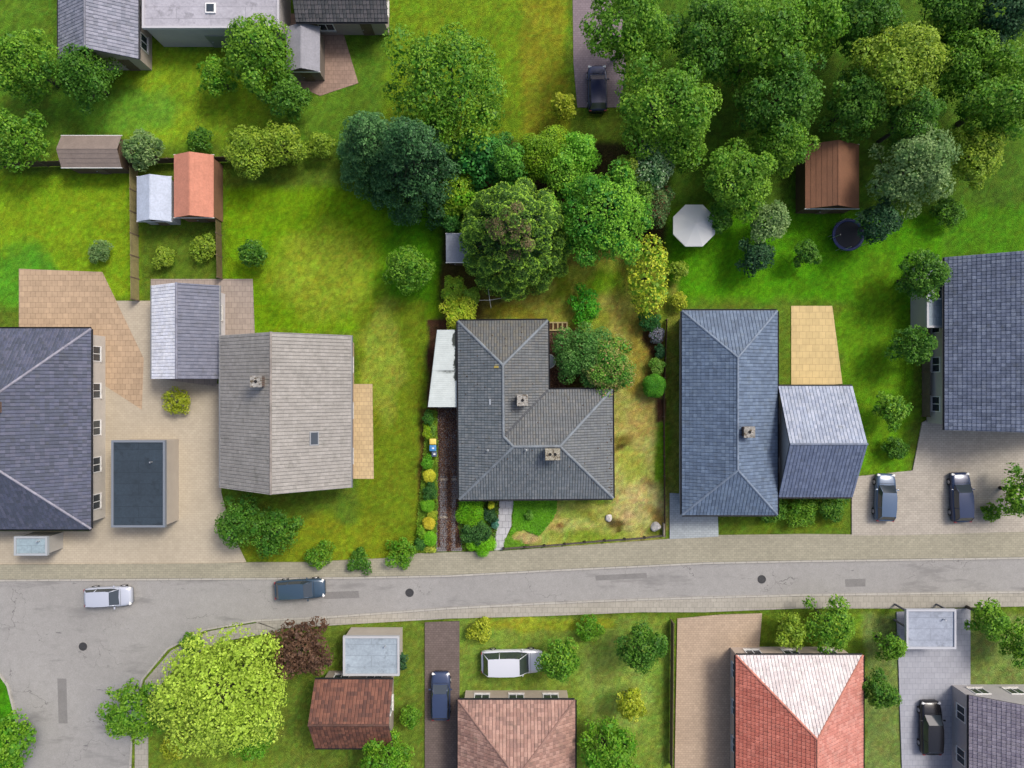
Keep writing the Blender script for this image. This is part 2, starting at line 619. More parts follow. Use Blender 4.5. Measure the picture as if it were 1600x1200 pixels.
# forecourts, drives, patios -----------------------------------------------------------------
slab("forecourt", [(150, 470), (236, 470), (245, 580), (342, 600), (346, 770), (362, 830), (385, 878), (330, 884), (-60, 889), (-60, 830), (140, 830)],
     -0.1, 0.035, mat("beige_paving", lin((196, 184, 162)), 0.9, noise=[(0.15, 0.10), (2, 0.07)], extra=pavers(0.4, 0.2, lin((172, 160, 140)), 0.04, 0.012)),
     "beige paved forecourt round the dark flat garage", "forecourt")
slab("terrace", [(30, 420), (160, 425), (225, 560), (222, 640), (160, 600), (150, 530), (30, 530)], -0.1, 0.045,
     mat("tan_paving", lin((192, 166, 136)), 0.9, noise=[(0.3, 0.1), (2, 0.1)], extra=pavers(0.5, 0.5, lin((140, 118, 96)), 0.09, 0.015)),
     "tan slab terrace behind the dark hipped house", "terrace")
slab("patio", [(236, 436), (395, 436), (398, 520), (345, 560), (338, 604), (236, 590)], -0.1, 0.055,
     mat("grey_beige_paving", lin((172, 158, 146)), 0.9, noise=[(0.3, 0.1), (2, 0.1)], extra=pavers(0.5, 0.5, lin((130, 118, 106)), 0.06, 0.015)),
     "grey beige patio round the small pale outbuilding", "patio")
slab("terrace", [(545, 600), (582, 600), (584, 748), (545, 748)], -0.1, 0.04,
     mat("sand_paving", lin((208, 184, 142)), 0.9, noise=[(0.3, 0.1), (2, 0.1)], extra=pavers(0.4, 0.4, lin((160, 140, 108)), 0.08, 0.015)),
     "sand coloured terrace along the long taupe roof", "terrace")
slab("driveway", [(1046, 770), (1120, 775), (1122, 838), (1046, 842)], -0.1, 0.13,
     mat("pale_blue_paving", lin((176, 184, 186)), 0.85, noise=[(0.3, 0.08), (3, 0.08)], extra=pavers(0.4, 0.2, lin((140, 146, 148)), 0.07, 0.012)),
     "pale driveway in front of the blue slate house", "driveway")
slab("driveway", [(1330, 745), (1425, 735), (1440, 660), (1480, 640), (1600, 665), (1640, 700), (1640, 829), (1400, 836), (1330, 836)], -0.1, 0.125,
     mat("light_stone_paving", lin((186, 178, 164)), 0.88, noise=[(0.3, 0.08), (3, 0.08)], extra=pavers(0.4, 0.2, lin((146, 138, 126)), 0.07, 0.012)),
     "light block paved driveway with two parked cars between the slate houses", "driveway")
slab("terrace", [(1236, 478), (1300, 478), (1316, 600), (1236, 604)], -0.1, 0.06,
     mat("yellow_sandstone", lin((222, 196, 140)), 0.9, noise=[(0.3, 0.06), (2, 0.08)], extra=pavers(0.6, 0.6, lin((176, 152, 104)), 0.06, 0.015)),
     "yellow sandstone terrace in the corner of the blue slate house", "terrace")
slab("driveway", [(1058, 966), (1125, 960), (1190, 958), (1185, 1020), (1150, 1060), (1140, 1400), (1050, 1400)], -0.1, 0.125,
     mat("rose_beige_paving", lin((194, 172, 148)), 0.88, noise=[(0.3, 0.08), (3, 0.08)], extra=pavers(0.3, 0.2, lin((150, 130, 108)), 0.08, 0.012)),
     "rose beige driveway beside the red roofed house", "driveway")
slab("driveway", [(664, 972), (718, 970), (718, 1400), (664, 1400)], -0.1, 0.125,
     mat("brown_grey_paving", lin((118, 104, 98)), 0.88, noise=[(0.3, 0.1), (3, 0.1)], extra=pavers(0.3, 0.2, lin((84, 74, 68)), 0.1, 0.012)),
     "brown grey driveway south of the road with a dark blue car", "driveway")
slab("forecourt", [(1400, 956), (1515, 950), (1515, 1400), (1415, 1400)], -0.1, 0.125,
     mat("silver_paving", lin((176, 178, 186)), 0.88, noise=[(0.3, 0.06), (3, 0.06)], extra=pavers(0.5, 0.5, lin((140, 142, 150)), 0.05, 0.012)),
     "silver grey forecourt with a black car south of the road", "forecourt")
slab("driveway", [(893, -160), (960, -160), (978, 108), (968, 168), (902, 168), (896, 100)], -0.1, 0.04,
     mat("mauve_paving", lin((142, 128, 134)), 0.88, noise=[(0.3, 0.1), (3, 0.1)], extra=pavers(0.3, 0.2, lin((108, 96, 100)), 0.08, 0.012)),
     "mauve grey drive coming down behind the back garden hedge", "driveway")
slab("yard", [(445, 20), (530, 30), (560, 130), (500, 150), (455, 130)], -0.1, 0.04,
     mat("pinkish_paving", lin((164, 138, 122)), 0.88, noise=[(0.3, 0.14), (3, 0.12)], extra=pavers(0.4, 0.4, lin((118, 98, 88)), 0.1, 0.012)),
     "pinkish paved yard beside the grey roofs at the top", "yard")

# the plot's own surfaces
slab("driveway", [(684, 636), (719, 636), (722, 861), (681, 862)], -0.1, 0.035,
     mat("block_paving_leaf_litter", lin((134, 129, 129)), 0.92, noise=[(0.5, 0.08), (8, 0.14)],
         extra=chain(pavers(0.22, 0.2, lin((88, 84, 82)), 0.12, 0.02))),
     "dark grey block paved driveway beside the grey hipped bungalow", "driveway")
slab("garden_path", [(781, 778), (804, 778), (803, 788), (799, 805), (799, 822), (794, 832), (789, 845), (786, 859), (772, 860), (773, 840), (778, 812)], -0.1, 0.05,
     mat("path_slabs", lin((196, 196, 198)), 0.88, noise=[(0.6, 0.1), (5, 0.1)], extra=pavers(0.6, 0.6, lin((128, 128, 130)), 0.05, 0.02)),
     "pale grey slab path from the pavement to the front door", "path")
slab("patio", [(856, 516), (884, 516), (884, 612), (856, 612)], -0.1, 0.035,
     mat("red_brown_patio", lin((104, 78, 62)), 0.92, noise=[(0.8, 0.25), (6, 0.25)], extra=pavers(0.3, 0.3, lin((52, 38, 30)), 0.2, 0.02)),
     "red brown patio in the corner of the bungalow", "patio")


# ------------------------------------------------------------------ foliage
def leafc(c):
    """leaf colours: seen tilted and half in each other's shade, so paler as a base colour than on a level surface"""
    v = lin(c)
    return (min(.8, v[0] * 1.3), min(.8, v[1] * 1.46), min(.8, v[2] * 1.45))


def mixc(a, b, t):
    return a * (1 - t) + b * t


def leaf_cloud(name, blobs, n, leaf, c0, c1, rng, parent, hemi=-0.25, out=0.55, up=0.45, jit=0.7, rimcol=None, seedcol=0.6, flower=None, aspect=0.6, weight=None):
    """Leaf-sized folded blades on the shells of many clumps. blobs (k,6): centre, radii."""
    B = np.asarray(blobs, float)
    k = len(B)
    wgt = (B[:, 3] * B[:, 4] + B[:, 3] * B[:, 5])
    if weight is not None:
        wgt = wgt * weight
    idx = rng.choice(k, size=n, p=wgt / wgt.sum())
    z = hemi + (1 - hemi) * rng.random(n)
    th = rng.random(n) * 2 * math.pi
    rr = np.sqrt(np.clip(1 - z * z, 0, 1))
    D = np.stack([rr * np.cos(th), rr * np.sin(th), z], 1)
    f = 1.0 - 0.35 * rng.random(n) ** 2 + 0.10 * rng.random(n)
    P = B[idx, :3] + D * B[idx, 3:6] * f[:, None]
    # leave out what lies deep inside another clump
    keep = np.ones(n, bool)
    for b in range(k):
        q = ((P - B[b, :3]) / B[b, 3:6])
        keep &= ~(((q * q).sum(1) < 0.5) & (idx != b))
    P, D, idx, f = P[keep], D[keep], idx[keep], f[keep]
    n = len(P)
    Nn = D * out + np.array([0, 0, up]) + (rng.random((n, 3)) - .5) * 2 * jit
    Nn /= np.linalg.norm(Nn, axis=1)[:, None] + 1e-9
    A = np.cross(Nn, rng.normal(size=(n, 3)))
    A /= np.linalg.norm(A, axis=1)[:, None] + 1e-9
    Bt = np.cross(Nn, A)
    L = leaf * (0.6 + 0.8 * rng.random(n))[:, None]
    Wd = L * aspect
    V = np.empty((n, 4, 3))
    V[:, 0] = P - A * L * .5
    V[:, 1] = P + Bt * Wd * .5 + Nn * L * .12
    V[:, 2] = P + A * L * .5 - Nn * L * .10
    V[:, 3] = P - Bt * Wd * .5 + Nn * L * .12
    F = np.arange(n * 4).reshape(n, 4)
    c0, c1 = np.array(leafc(c0)), np.array(leafc(c1))
    bt = rng.random(k)
    t = np.clip(seedcol * bt[idx] + (1 - seedcol) * rng.random(n), 0, 1)[:, None]
    cols = mixc(c0, c1, t) * (0.75 + 0.5 * rng.random(n))[:, None]
    if rimcol is not None:
        rc = np.array(leafc(rimcol))
        e = np.clip((rr[keep] * f - 0.72) / 0.2, 0, 1)[:, None] * (rng.random(n) < 0.75)[:, None]
        cols = mixc(cols, rc * (0.8 + 0.4 * rng.random(n))[:, None], e)
    if flower is not None:
        fc, share = flower[0], flower[1]
        m = (rng.random(n) < share) & (D[:, 2] > -0.05)
        cols[m] = np.array(leafc(fc)) * (0.7 + 0.5 * rng.random(m.sum()))[:, None]
    me = np_mesh(name, V.reshape(-1, 3), F, cols)
    return link_mesh(name, me, M_LEAF, parent)


def crown_blobs(R, h0, h1, rng, k=26, fr=(0.25, 0.42), lump=0.25, sx=1.0, sy=1.0):
    """clumps through an uneven crown between heights h0 and h1, radius R"""
    B = []
    hz = (h1 - h0) / 2
    cz = (h1 + h0) / 2
    for i in range(k):
        u = (i + 0.5) / k
        z = 1 - 1.45 * u
        th = i * 2.39996 + rng.normal() * 0.35
        r = math.sqrt(max(0, 1 - z * z))
        d = 0.72 * (1 + rng.normal() * lump * 0.5)
        br = R * (fr[0] + (fr[1] - fr[0]) * rng.random())
        B.append((math.cos(th) * r * d * R * sx, math.sin(th) * r * d * R * sy, cz + z * d * hz, br, br, min(br, hz) * (0.7 + .3 * rng.random())))
    B.append((0, 0, cz + hz * .1, R * .66 * sx, R * .66 * sy, hz * .74))
    B.append((R * .1 * sx, R * .05 * sy, cz + hz * .62, R * .42 * sx, R * .42 * sy, hz * .38))
    B.append((-R * .3 * sx, -R * .25 * sy, cz + hz * .45, R * .4 * sx, R * .4 * sy, hz * .4))
    B.append((R * .2 * sx, -R * .15 * sy, cz, R * .66 * sx, R * .66 * sy, hz * .66))
    return np.array(B)


def limbs(bm, base, blobs, r, rng, k=9, fork=0.35):
    top = float(np.max(blobs[:, 2]))
    f = Vector((base[0], base[1], base[2] + (top - base[2]) * fork))
    tube(bm, base, f, r, r * .75, 9)
    tube(bm, f, (base[0] + rng.normal() * .1, base[1] + rng.normal() * .1, top * .7), r * .72, r * .2, 7)
    for i in rng.choice(len(blobs), size=min(k, len(blobs)), replace=False):
        b = blobs[i]
        tip = Vector((b[0], b[1], b[2]))
        mid = f.lerp(tip, .5) + Vector((0, 0, -.12 * (tip - f).length))
        tube(bm, f, mid, r * .45, r * .28, 6)
        tube(bm, mid, tip, r * .28, r * .08, 6)


def tree(px, py, rpx, h, c0, c1, label, cat="tree", name="garden_tree", leaf=0.30, dens=1.0, k=30, group=None, sx=1, sy=1,
         jit=.7, lump=.25, fr=(0.25, 0.42), low=0.25, rim=None, flower=None, aspect=.6, seed=None, lean=0.62, shrub=False, ball=False, seedcol=.6):
    """px, py, rpx: where the photo shows the crown's middle and how wide; h: real height."""
    rng = np.random.default_rng(seed if seed is not None else int(px * 7 + py * 13) % 99991)
    zc = h * lean
    c = W(px, py, zc)
    R = 1.12 * rpx * (H - zc) / FPX
    root = empty(name, (c.x, c.y, 0), label, cat, group)
    B = crown_blobs(R, h * low, h, rng, k, fr, lump, sx, sy)
    if ball:
        B = np.array([(0, 0, h * .5, R * .9 * sx, R * .9 * sy, h * .5)] + [(R * .45 * math.cos(q), R * .45 * math.sin(q), h * (.42 + .1 * rng.random()), R * (.42 + .2 * rng.random()), R * (.42 + .2 * rng.random()), h * .5) for q in (.4, 1.5, 2.6, 3.9, 5.2)])
    area = 2 * math.pi * R * R * 0.5 * (1 + h * (1 - low) / R * .7)
    leaf *= .78
    n = int(min(70000, dens * 2.9 * area / (leaf * leaf * aspect)))
    Bi = B.copy()
    Bi[:, 3:6] *= .7
    inner = leaf_cloud("inner_foliage", Bi, int(n * .13), leaf * 1.8, c0, c0, rng, root, jit=.5, aspect=.8)
    leaf_cloud("foliage" if shrub else "crown", B, n, leaf, c0, c1, rng, root, jit=jit, rimcol=rim, flower=flower, aspect=aspect, seedcol=seedcol)
    bm = NB()
    if shrub:
        for i in range(5):
            b = B[rng.integers(len(B))]
            tube(bm, (rng.normal() * .06, rng.normal() * .06, -.1), (b[0] * .7, b[1] * .7, b[2]), .05 + .01 * R, .015, 6)
        obj("stem", bm, M_BARK, root, True)
    else:
        limbs(bm, Vector((0, 0, -.1)), B, 0.06 * R + .05, rng)
        obj("trunk", bm, M_BARK, root, True)
    return root


def shrub(px, py, rpx, h, c0, c1, label, leaf=0.16, k=12, dens=1.2, **kw):
    kw.setdefault('name', 'garden_shrub')
    kw.setdefault('cat', 'shrub')
    kw.setdefault('low', 0.04)
    kw.setdefault('lean', 0.6)
    return tree(px, py, rpx, h, c0, c1, label, leaf=leaf, k=k, dens=dens, shrub=True, **kw)


# ------------------------------------------------------------------ roofs and houses
def tile_plane(bm, poly, cw, ch, cols, rng, lift=0.045, groove=0.026, over=0.04):
    """Overlapping tile courses on a planar convex polygon; its first edge is the eave."""
    lay = bm.loops.layers.float_color.get("col") or bm.loops.layers.float_color.new("col")
    P = [Vector(p) for p in poly]
    e = (P[1] - P[0]).normalized()
    n = None
    for i in range(2, len(P)):
        c = (P[1] - P[0]).cross(P[i] - P[0])
        if c.length > 1e-4:
            n = c.normalized()
            break
    if n.z < 0:
        n = -n
    s = n.cross(e)
    if s.z < 0:
        s = -s
    us = [(p - P[0]).dot(e) for p in P]
    vs = [(p - P[0]).dot(s) for p in P]
    t = bmesh.new()
    tl = t.loops.layers.float_color.new("col")
    i0, i1 = math.floor(min(us) / cw) - 1, math.ceil(max(us) / cw) + 1
    j1 = math.ceil(max(vs) / ch) + 1
    prof = [(0.02, 0.0), (0.2, groove), (0.76, groove), (0.905, 0.0)] if cw < .25 else [(0.01, 0.0), (0.14, groove), (0.84, groove), (0.95, 0.0)]
    vnxt = {}
    for j in range(0, j1):
        v0, v1 = j * ch - over, (j + 1) * ch + (0.02 if cw > .25 else -over - .036)
        # span of the polygon at this course, to leave out what would be cut off anyway
        vm0, vm1 = v0, v1
        lo, hi = 1e9, -1e9
        m = len(P)
        for a in range(m):
            b = (a + 1) % m
            va, vb = vs[a], vs[b]
            for vv in (vm0, vm1, max(vm0, 0)):
                if (va - vv) * (vb - vv) <= 0 and abs(va - vb) > 1e-9:
                    x = us[a] + (us[b] - us[a]) * (vv - va) / (vb - va)
                    lo, hi = min(lo, x), max(hi, x)
            if vm0 <= va <= vm1:
                lo, hi = min(lo, us[a]), max(hi, us[a])
        if hi < lo:
            continue
        for i in range(math.floor(lo / cw) - 1, math.ceil(hi / cw) + 1):
            c = cols[rng.integers(len(cols))]
            k = 0.93 + 0.14 * rng.random()
            c = (c[0] * k, c[1] * k, c[2] * k, 1)
            dz = rng.normal() * 0.003
            row0 = [t.verts.new(P[0] + e * ((i + q) * cw) + s * v0 + n * (lift + z + dz)) for q, z in prof]
            row1 = [t.verts.new(P[0] + e * ((i + q) * cw) + s * v1 + n * (0.004 + z + dz)) for q, z in prof]
            bot = [t.verts.new(P[0] + e * ((i + q) * cw) + s * (v0 + .004) + n * (-0.005)) for q, z in (prof[0], prof[-1])]
            fs = [t.faces.new((row0[q], row0[q + 1], row1[q + 1], row1[q])) for q in range(3)]
            fs.append(t.faces.new((bot[0], bot[1], row0[3], row0[2], row0[1], row0[0])))
            for f in fs:
                for l in f.loops:
                    l[tl] = c
    cen = sum(P, Vector()) / len(P)
    for a in range(len(P)):
        b = (a + 1) % len(P)
        d = P[b] - P[a]
        no = Vector((d.y, -d.x, 0)).normalized()
        if (cen - P[a]).dot(no) > 0:
            no = -no
        co = P[a] + (no * over if a == 0 else Vector())
        g = t.verts[:] + t.edges[:] + t.faces[:]
        bmesh.ops.bisect_plane(t, geom=g, plane_co=co, plane_no=no, clear_outer=True, dist=1e-5)
    me = bpy.data.meshes.new("tmp")
    t.to_mesh(me)
    t.free()
    bm.from_mesh(me)
    bpy.data.meshes.remove(me)


def ridge_run(bm, a, b, r, c, rng, seg=0.42):
    lay = bm.loops.layers.float_color.get("col") or bm.loops.layers.float_color.new("col")
    a, b = Vector(a), Vector(b)
    d = b - a
    n = max(1, int(d.length / seg))
    t = bmesh.new()
    tl = t.loops.layers.float_color.new("col")
    for i in range(n):
        p0, p1 = a + d * (i / n), a + d * ((i + 1.08) / n)
        nf = len(t.faces)
        tube(t, p0 + Vector((0, 0, .0)), p1 + Vector((0, 0, .008)), r, r * .9, 10)
        k = 0.85 + .3 * rng.random()
        t.faces.ensure_lookup_table()
        for f in t.faces[nf:]:
            for l in f.loops:
                l[tl] = (c[0] * k, c[1] * k, c[2] * k, 1)
    me = bpy.data.meshes.new("tmp")
    t.to_mesh(me)
    t.free()
    bm.from_mesh(me)
    bpy.data.meshes.remove(me)


def gutter_run(bm, a, b, r=0.10):
    """open half-round channel"""
    a, b = Vector(a), Vector(b)
    d = (b - a).normalized()
    s = Vector((-d.y, d.x, 0))
    A, B = [], []
    for rad, order in ((r, range(7)), (r * .8, range(6, -1, -1))):
        for i in order:
            t = math.pi + math.pi * i / 6
            o = s * (rad * math.cos(t)) + Vector((0, 0, rad * math.sin(t)))
            A.append(bm.verts.new(a + o))
            B.append(bm.verts.new(b + o))
    m = len(A)
    for i in range(m):
        j = (i + 1) % m
        bm.faces.new((A[i], A[j], B[j], B[i]))
    bm.faces.new(A[::-1])
    bm.faces.new(B)


def roof_set(root, planes, ridges, valleys, eaves, cw, ch, cols, ridgecol, rng, underz=-0.06, thick=0.1, gut=None, plane_cols=None, rr=0.11):
    bm = bmesh.new()
    bm.loops.layers.float_color.new("col")
    for i, p in enumerate(planes):
        tile_plane(bm, p, cw, ch, plane_cols[i] if plane_cols and plane_cols[i] else cols, rng)
    me = bpy.data.meshes.new("roof")
    bm.to_mesh(me)
    bm.free()
    roof = link_mesh("roof", me, M_TILE, root)
    bm = bmesh.new()
    for p in planes:
        lo = [bm.verts.new((q[0], q[1], q[2] - .02 - thick)) for q in p]
        hi = [bm.verts.new((q[0], q[1], q[2] - .02)) for q in p]
        bm.faces.new(hi)
        bm.faces.new(lo[::-1])
        for i in range(len(p)):
            j = (i + 1) % len(p)
            bm.faces.new((lo[i], lo[j], hi[j], hi[i]))
    bmesh.ops.triangulate(bm, faces=[f for f in bm.faces if len(f.verts) > 4])
    obj("roof_boarding", bm, M_UNDER, roof)
    if ridges:
        bm = bmesh.new()
        bm.loops.layers.float_color.new("col")
        for a, b in ridges:
            ridge_run(bm, a, b, rr, ridgecol, rng)
        me = bpy.data.meshes.new("ridge_tile")
        bm.to_mesh(me)
        bm.free()
        link_mesh("ridge_tile", me, M_TILE, roof)
    if valleys:
        bm = bmesh.new()
        for a, b in valleys:
            a, b = Vector(a), Vector(b)
            d = (b - a).normalized()
            s = Vector((-d.y, d.x, 0)).normalized() * .09
            up = Vector((0, 0, .105))
            bm.faces.new([bm.verts.new(q) for q in (a - s + up, b - s + up, b + up * .7, a + up * .7)])
            bm.faces.new([bm.verts.new(q) for q in (a + up * .7, b + up * .7, b + s + up, a + s + up)])
        obj("valley_flashing", bm, mat("lead_flashing", (0.06, 0.065, 0.072), 0.6, metal=.3), roof)
    runs = [[q] for q in eaves] if len(eaves) == 2 else [eaves]
    for run in runs:
        bm = NB()
        for a, b in run:
            a, b = Vector(a), Vector(b)
            d = (b - a).normalized()
            o = Vector((d.y, -d.x, 0)) * .08 + Vector((0, 0, -.01))
            gutter_run(bm, a + o, b + o)
        obj("gutter", bm, gut or M_GUTTER, root)
    return roof


def window(root, x, y, z, w, h, ang, wallside=0.0):
    """frame proud of the wall, pane inside; ang = direction the window faces"""
    bm = NB()
    t = 0.07
    for (a, b, sw, sh) in ((0, h / 2 - t / 2, w, t), (0, -h / 2 + t / 2, w, t), (-w / 2 + t / 2, 0, t, h - 2 * t), (w / 2 - t / 2, 0, t, h - 2 * t), (0, 0, t * .8, h - 2 * t)):
        box(bm, 0, a, b, sw, .08, sh) if False else box(bm, a, 0, b, sw, .08, sh)
    M = Matrix.Translation((x, y, z)) @ Matrix.Rotation(ang - math.pi / 2, 4, 'Z')
    bmesh.ops.transform(bm, matrix=M, verts=bm.verts)
    f = obj("window", bm, M_WHITE, root)
    bm = NB()
    box(bm, 0, -0.01, 0, w - t, .03, h - t)
    bmesh.ops.transform(bm, matrix=M, verts=bm.verts)
    obj("pane", bm, M_GLASS, f)
    bm = NB()
    box(bm, 0, .06, -h / 2 - .03, w + .1, .16, .05)
    bmesh.ops.transform(bm, matrix=M, verts=bm.verts)
    obj("sill", bm, M_STONE, f)


def door(root, x, y, z, w, h, ang, m):
    M = Matrix.Translation((x, y, z + h / 2)) @ Matrix.Rotation(ang - math.pi / 2, 4, 'Z')
    bm = NB()
    box(bm, 0, 0, 0, w, .07, h, bev=.01)
    bmesh.ops.transform(bm, matrix=M, verts=bm.verts)
    d = obj("door", bm, m, root)
    bm = NB()
    box(bm, w * .38, .06, -.05, .12, .05, .03)
    bmesh.ops.transform(bm, matrix=M, verts=bm.verts)
    obj("handle", bm, M_METAL, d)


def chimney(parent, x, y, z0, z1, sx, sy, flues=1, brick=(112, 84, 70), slabcol=(160, 157, 150), rz=0):
    bm = NB()
    box(bm, x, y, (z0 + z1) / 2, sx, sy, z1 - z0, rz)
    c = obj("chimney", bm, mat("chimney_brick_%d" % brick[0], lin(brick), .9, noise=[(8, .2)], extra=pavers(.24, .08, lin((120, 112, 104)), .2, .01)), parent)
    bm = NB()
    box(bm, x, y, z1 + .05, sx + .14, sy + .14, .1, rz, .015)
    obj("chimney_cap", bm, mat("chimney_slab_%d" % slabcol[0], lin(slabcol), .9, noise=[(3, .25), (12, .2)], bump=(10, .03),
                               extra=chain(spots(4, .5, .6, lin((96, 84, 66)), 2.2), spots(6, .58, .64, lin((214, 208, 196)), 5.2))), c)
    for i in range(flues):
        bm = NB()
        ox = (i - (flues - 1) / 2) * .42
        ring(bm, (x + ox, y), .10, .03, z1 + .12, 16)
        tube(bm, (x + ox, y, z1 + .09), (x + ox, y, z1 + .105), .09, .09, 16)
        obj("flue", bm, mat("soot", (0.012, 0.012, 0.013), .9), c)
    return c


def house(name, label, cat, rect, he, pitch, kind, axis, tilecols, ridgecol, wallcol, rz=0.0, cw=.3, ch=.34, over=.45, win=True, chim=(), gut=None,
          plane_cols=None, floors=1, skylights=()):
    """rect = eave outline in the photograph (px x0, y0, x1, y1)"""
    x0, y0, x1, y1 = rect
    a, b = W(x0, y0, he), W(x1, y1, he)
    cx, cy = (a.x + b.x) / 2, (a.y + b.y) / 2
    lx, ly = abs(b.x - a.x), abs(a.y - b.y)
    rng = np.random.default_rng(int(abs(cx) * 31 + abs(cy) * 17))
    root = empty(name, (cx, cy, 0), label, cat, rz=rz)
    hx, hy = lx / 2, ly / 2
    k = math.tan(math.radians(pitch))
    E = [(-hx, -hy, he), (hx, -hy, he), (hx, hy, he), (-hx, hy, he)]
    if axis == 'x':
        zt = he + hy * k
        o = hy if kind == 'hip' else 0
        o = min(o, hx)
        A, B = (-hx + o, 0, zt), (hx - o, 0, zt)
        planes = [[E[0], E[1], B, A], [E[2], E[3], A, B]]
        if kind == 'hip':
            planes += [[E[1], E[2], B], [E[3], E[0], A]]
            ridges = [(A, B), (E[0], A), (E[3], A), (E[1], B), (E[2], B)]
            eaves = [(E[0], E[1]), (E[1], E[2]), (E[2], E[3]), (E[3], E[0])]
        else:
            ridges, eaves = [(A, B)], [(E[0], E[1]), (E[2], E[3])]
    else:
        zt = he + hx * k
        o = hx if kind == 'hip' else 0
        o = min(o, hy)
        A, B = (0, -hy + o, zt), (0, hy - o, zt)
        planes = [[E[1], E[2], B, A], [E[3], E[0], A, B]]
        if kind == 'hip':
            planes += [[E[0], E[1], A], [E[2], E[3], B]]
            ridges = [(A, B), (E[0], A), (E[1], A), (E[2], B), (E[3], B)]
            eaves = [(E[0], E[1]), (E[1], E[2]), (E[2], E[3]), (E[3], E[0])]
        else:
            ridges, eaves = [(A, B)], [(E[1], E[2]), (E[3], E[0])]
    tc = [lin(c) for c in tilecols]
    pc = [[lin(c) for c in q] if q else None for q in plane_cols] if plane_cols else None
    roof = roof_set(root, planes, ridges, [], eaves, cw, ch, tc, lin(ridgecol), rng, gut=gut, plane_cols=pc)
    wx, wy = hx - over, hy - over
    bm = NB()
    box(bm, 0, 0, (he - .1) / 2, 2 * wx, 2 * wy, he - .1)
    if kind == 'gable':
        if axis == 'x':
            q = [(-wx, -wy), (-wx, wy)]
            for sx in (-1, 1):
                v = [bm.verts.new((sx * wx, -wy, he - .11)), bm.verts.new((sx * wx, wy, he - .11)), bm.verts.new((sx * wx, 0, he + wy * k - .08)),
                     bm.verts.new((sx * (wx - .3), -wy, he - .11)), bm.verts.new((sx * (wx - .3), wy, he - .11)), bm.verts.new((sx * (wx - .3), 0, he + wy * k - .08))]
                bm.faces.new(v[:3]); bm.faces.new(v[3:]); bm.faces.new((v[0], v[2], v[5], v[3])); bm.faces.new((v[1], v[2], v[5], v[4]))
        else:
            for sy in (-1, 1):
                v = [bm.verts.new((-wx, sy * wy, he - .11)), bm.verts.new((wx, sy * wy, he - .11)), bm.verts.new((0, sy * wy, he + wx * k - .08)),
                     bm.verts.new((-wx, sy * (wy - .3), he - .11)), bm.verts.new((wx, sy * (wy - .3), he - .11)), bm.verts.new((0, sy * (wy - .3), he + wx * k - .08))]
                bm.faces.new(v[:3]); bm.faces.new(v[3:]); bm.faces.new((v[0], v[2], v[5], v[3])); bm.faces.new((v[1], v[2], v[5], v[4]))
    obj("wall", bm, mat("render_%d_%d_%d" % wallcol, lin(wallcol), .9, noise=[(.6, .06), (5, .06)]), root)
    if win:
        for side in range(4):
            L = lx if side % 2 == 0 else ly
            nwin = max(1, int(L / 3.4))
            ang = (-math.pi / 2, 0, math.pi / 2, math.pi)[side]
            for i in range(nwin):
                t = (i + .5) / nwin * (L - 2 * over) - (L - 2 * over) / 2
                for fl in range(floors):
                    z = 1.45 + fl * 2.7
                    if z + .7 > he - .1:
                        continue
                    if side == 0:
                        p = (t, -wy - .02)
                    elif side == 1:
                        p = (wx + .02, t)
                    elif side == 2:
                        p = (t, wy + .02)
                    else:
                        p = (-wx - .02, t)
                    if fl == 0 and i == nwin // 2 and side == 0:
                        door(root, p[0], p[1], 0.0, 1.0, 2.1, ang, M_WOOD)
                    else:
                        window(root, p[0], p[1], z, 1.4, 1.2, ang)
    for c in chim:
        chimney(roof, c[0], c[1], he, zt + c[2], c[3], c[4], c[5] if len(c) > 5 else 1)
    for (sx, sy, sw, sl) in skylights:
        # roof windows lie in the slope
        if axis == 'x':
            zz = he + (hy - abs(sy)) * k
            R = Matrix.Rotation(math.atan(k) * (1 if sy < 0 else -1), 4, 'X')
        else:
            zz = he + (hx - abs(sx)) * k
            R = Matrix.Rotation(math.atan(k) * (-1 if sx < 0 else 1), 4, 'Y')
        M = Matrix.Translation((sx, sy, zz + .05)) @ R
        bm = NB()
        box(bm, 0, 0, 0, sw, sl, .12, bev=.01)
        bmesh.ops.transform(bm, matrix=M, verts=bm.verts)
        f = obj("roof_window", bm, M_GUTTERL, roof)
        bm = NB()
        box(bm, 0, 0, .055, sw - .2, sl - .2, .04)
        bmesh.ops.transform(bm, matrix=M, verts=bm.verts)
        obj("pane", bm, M_GLASS, f)
    return root


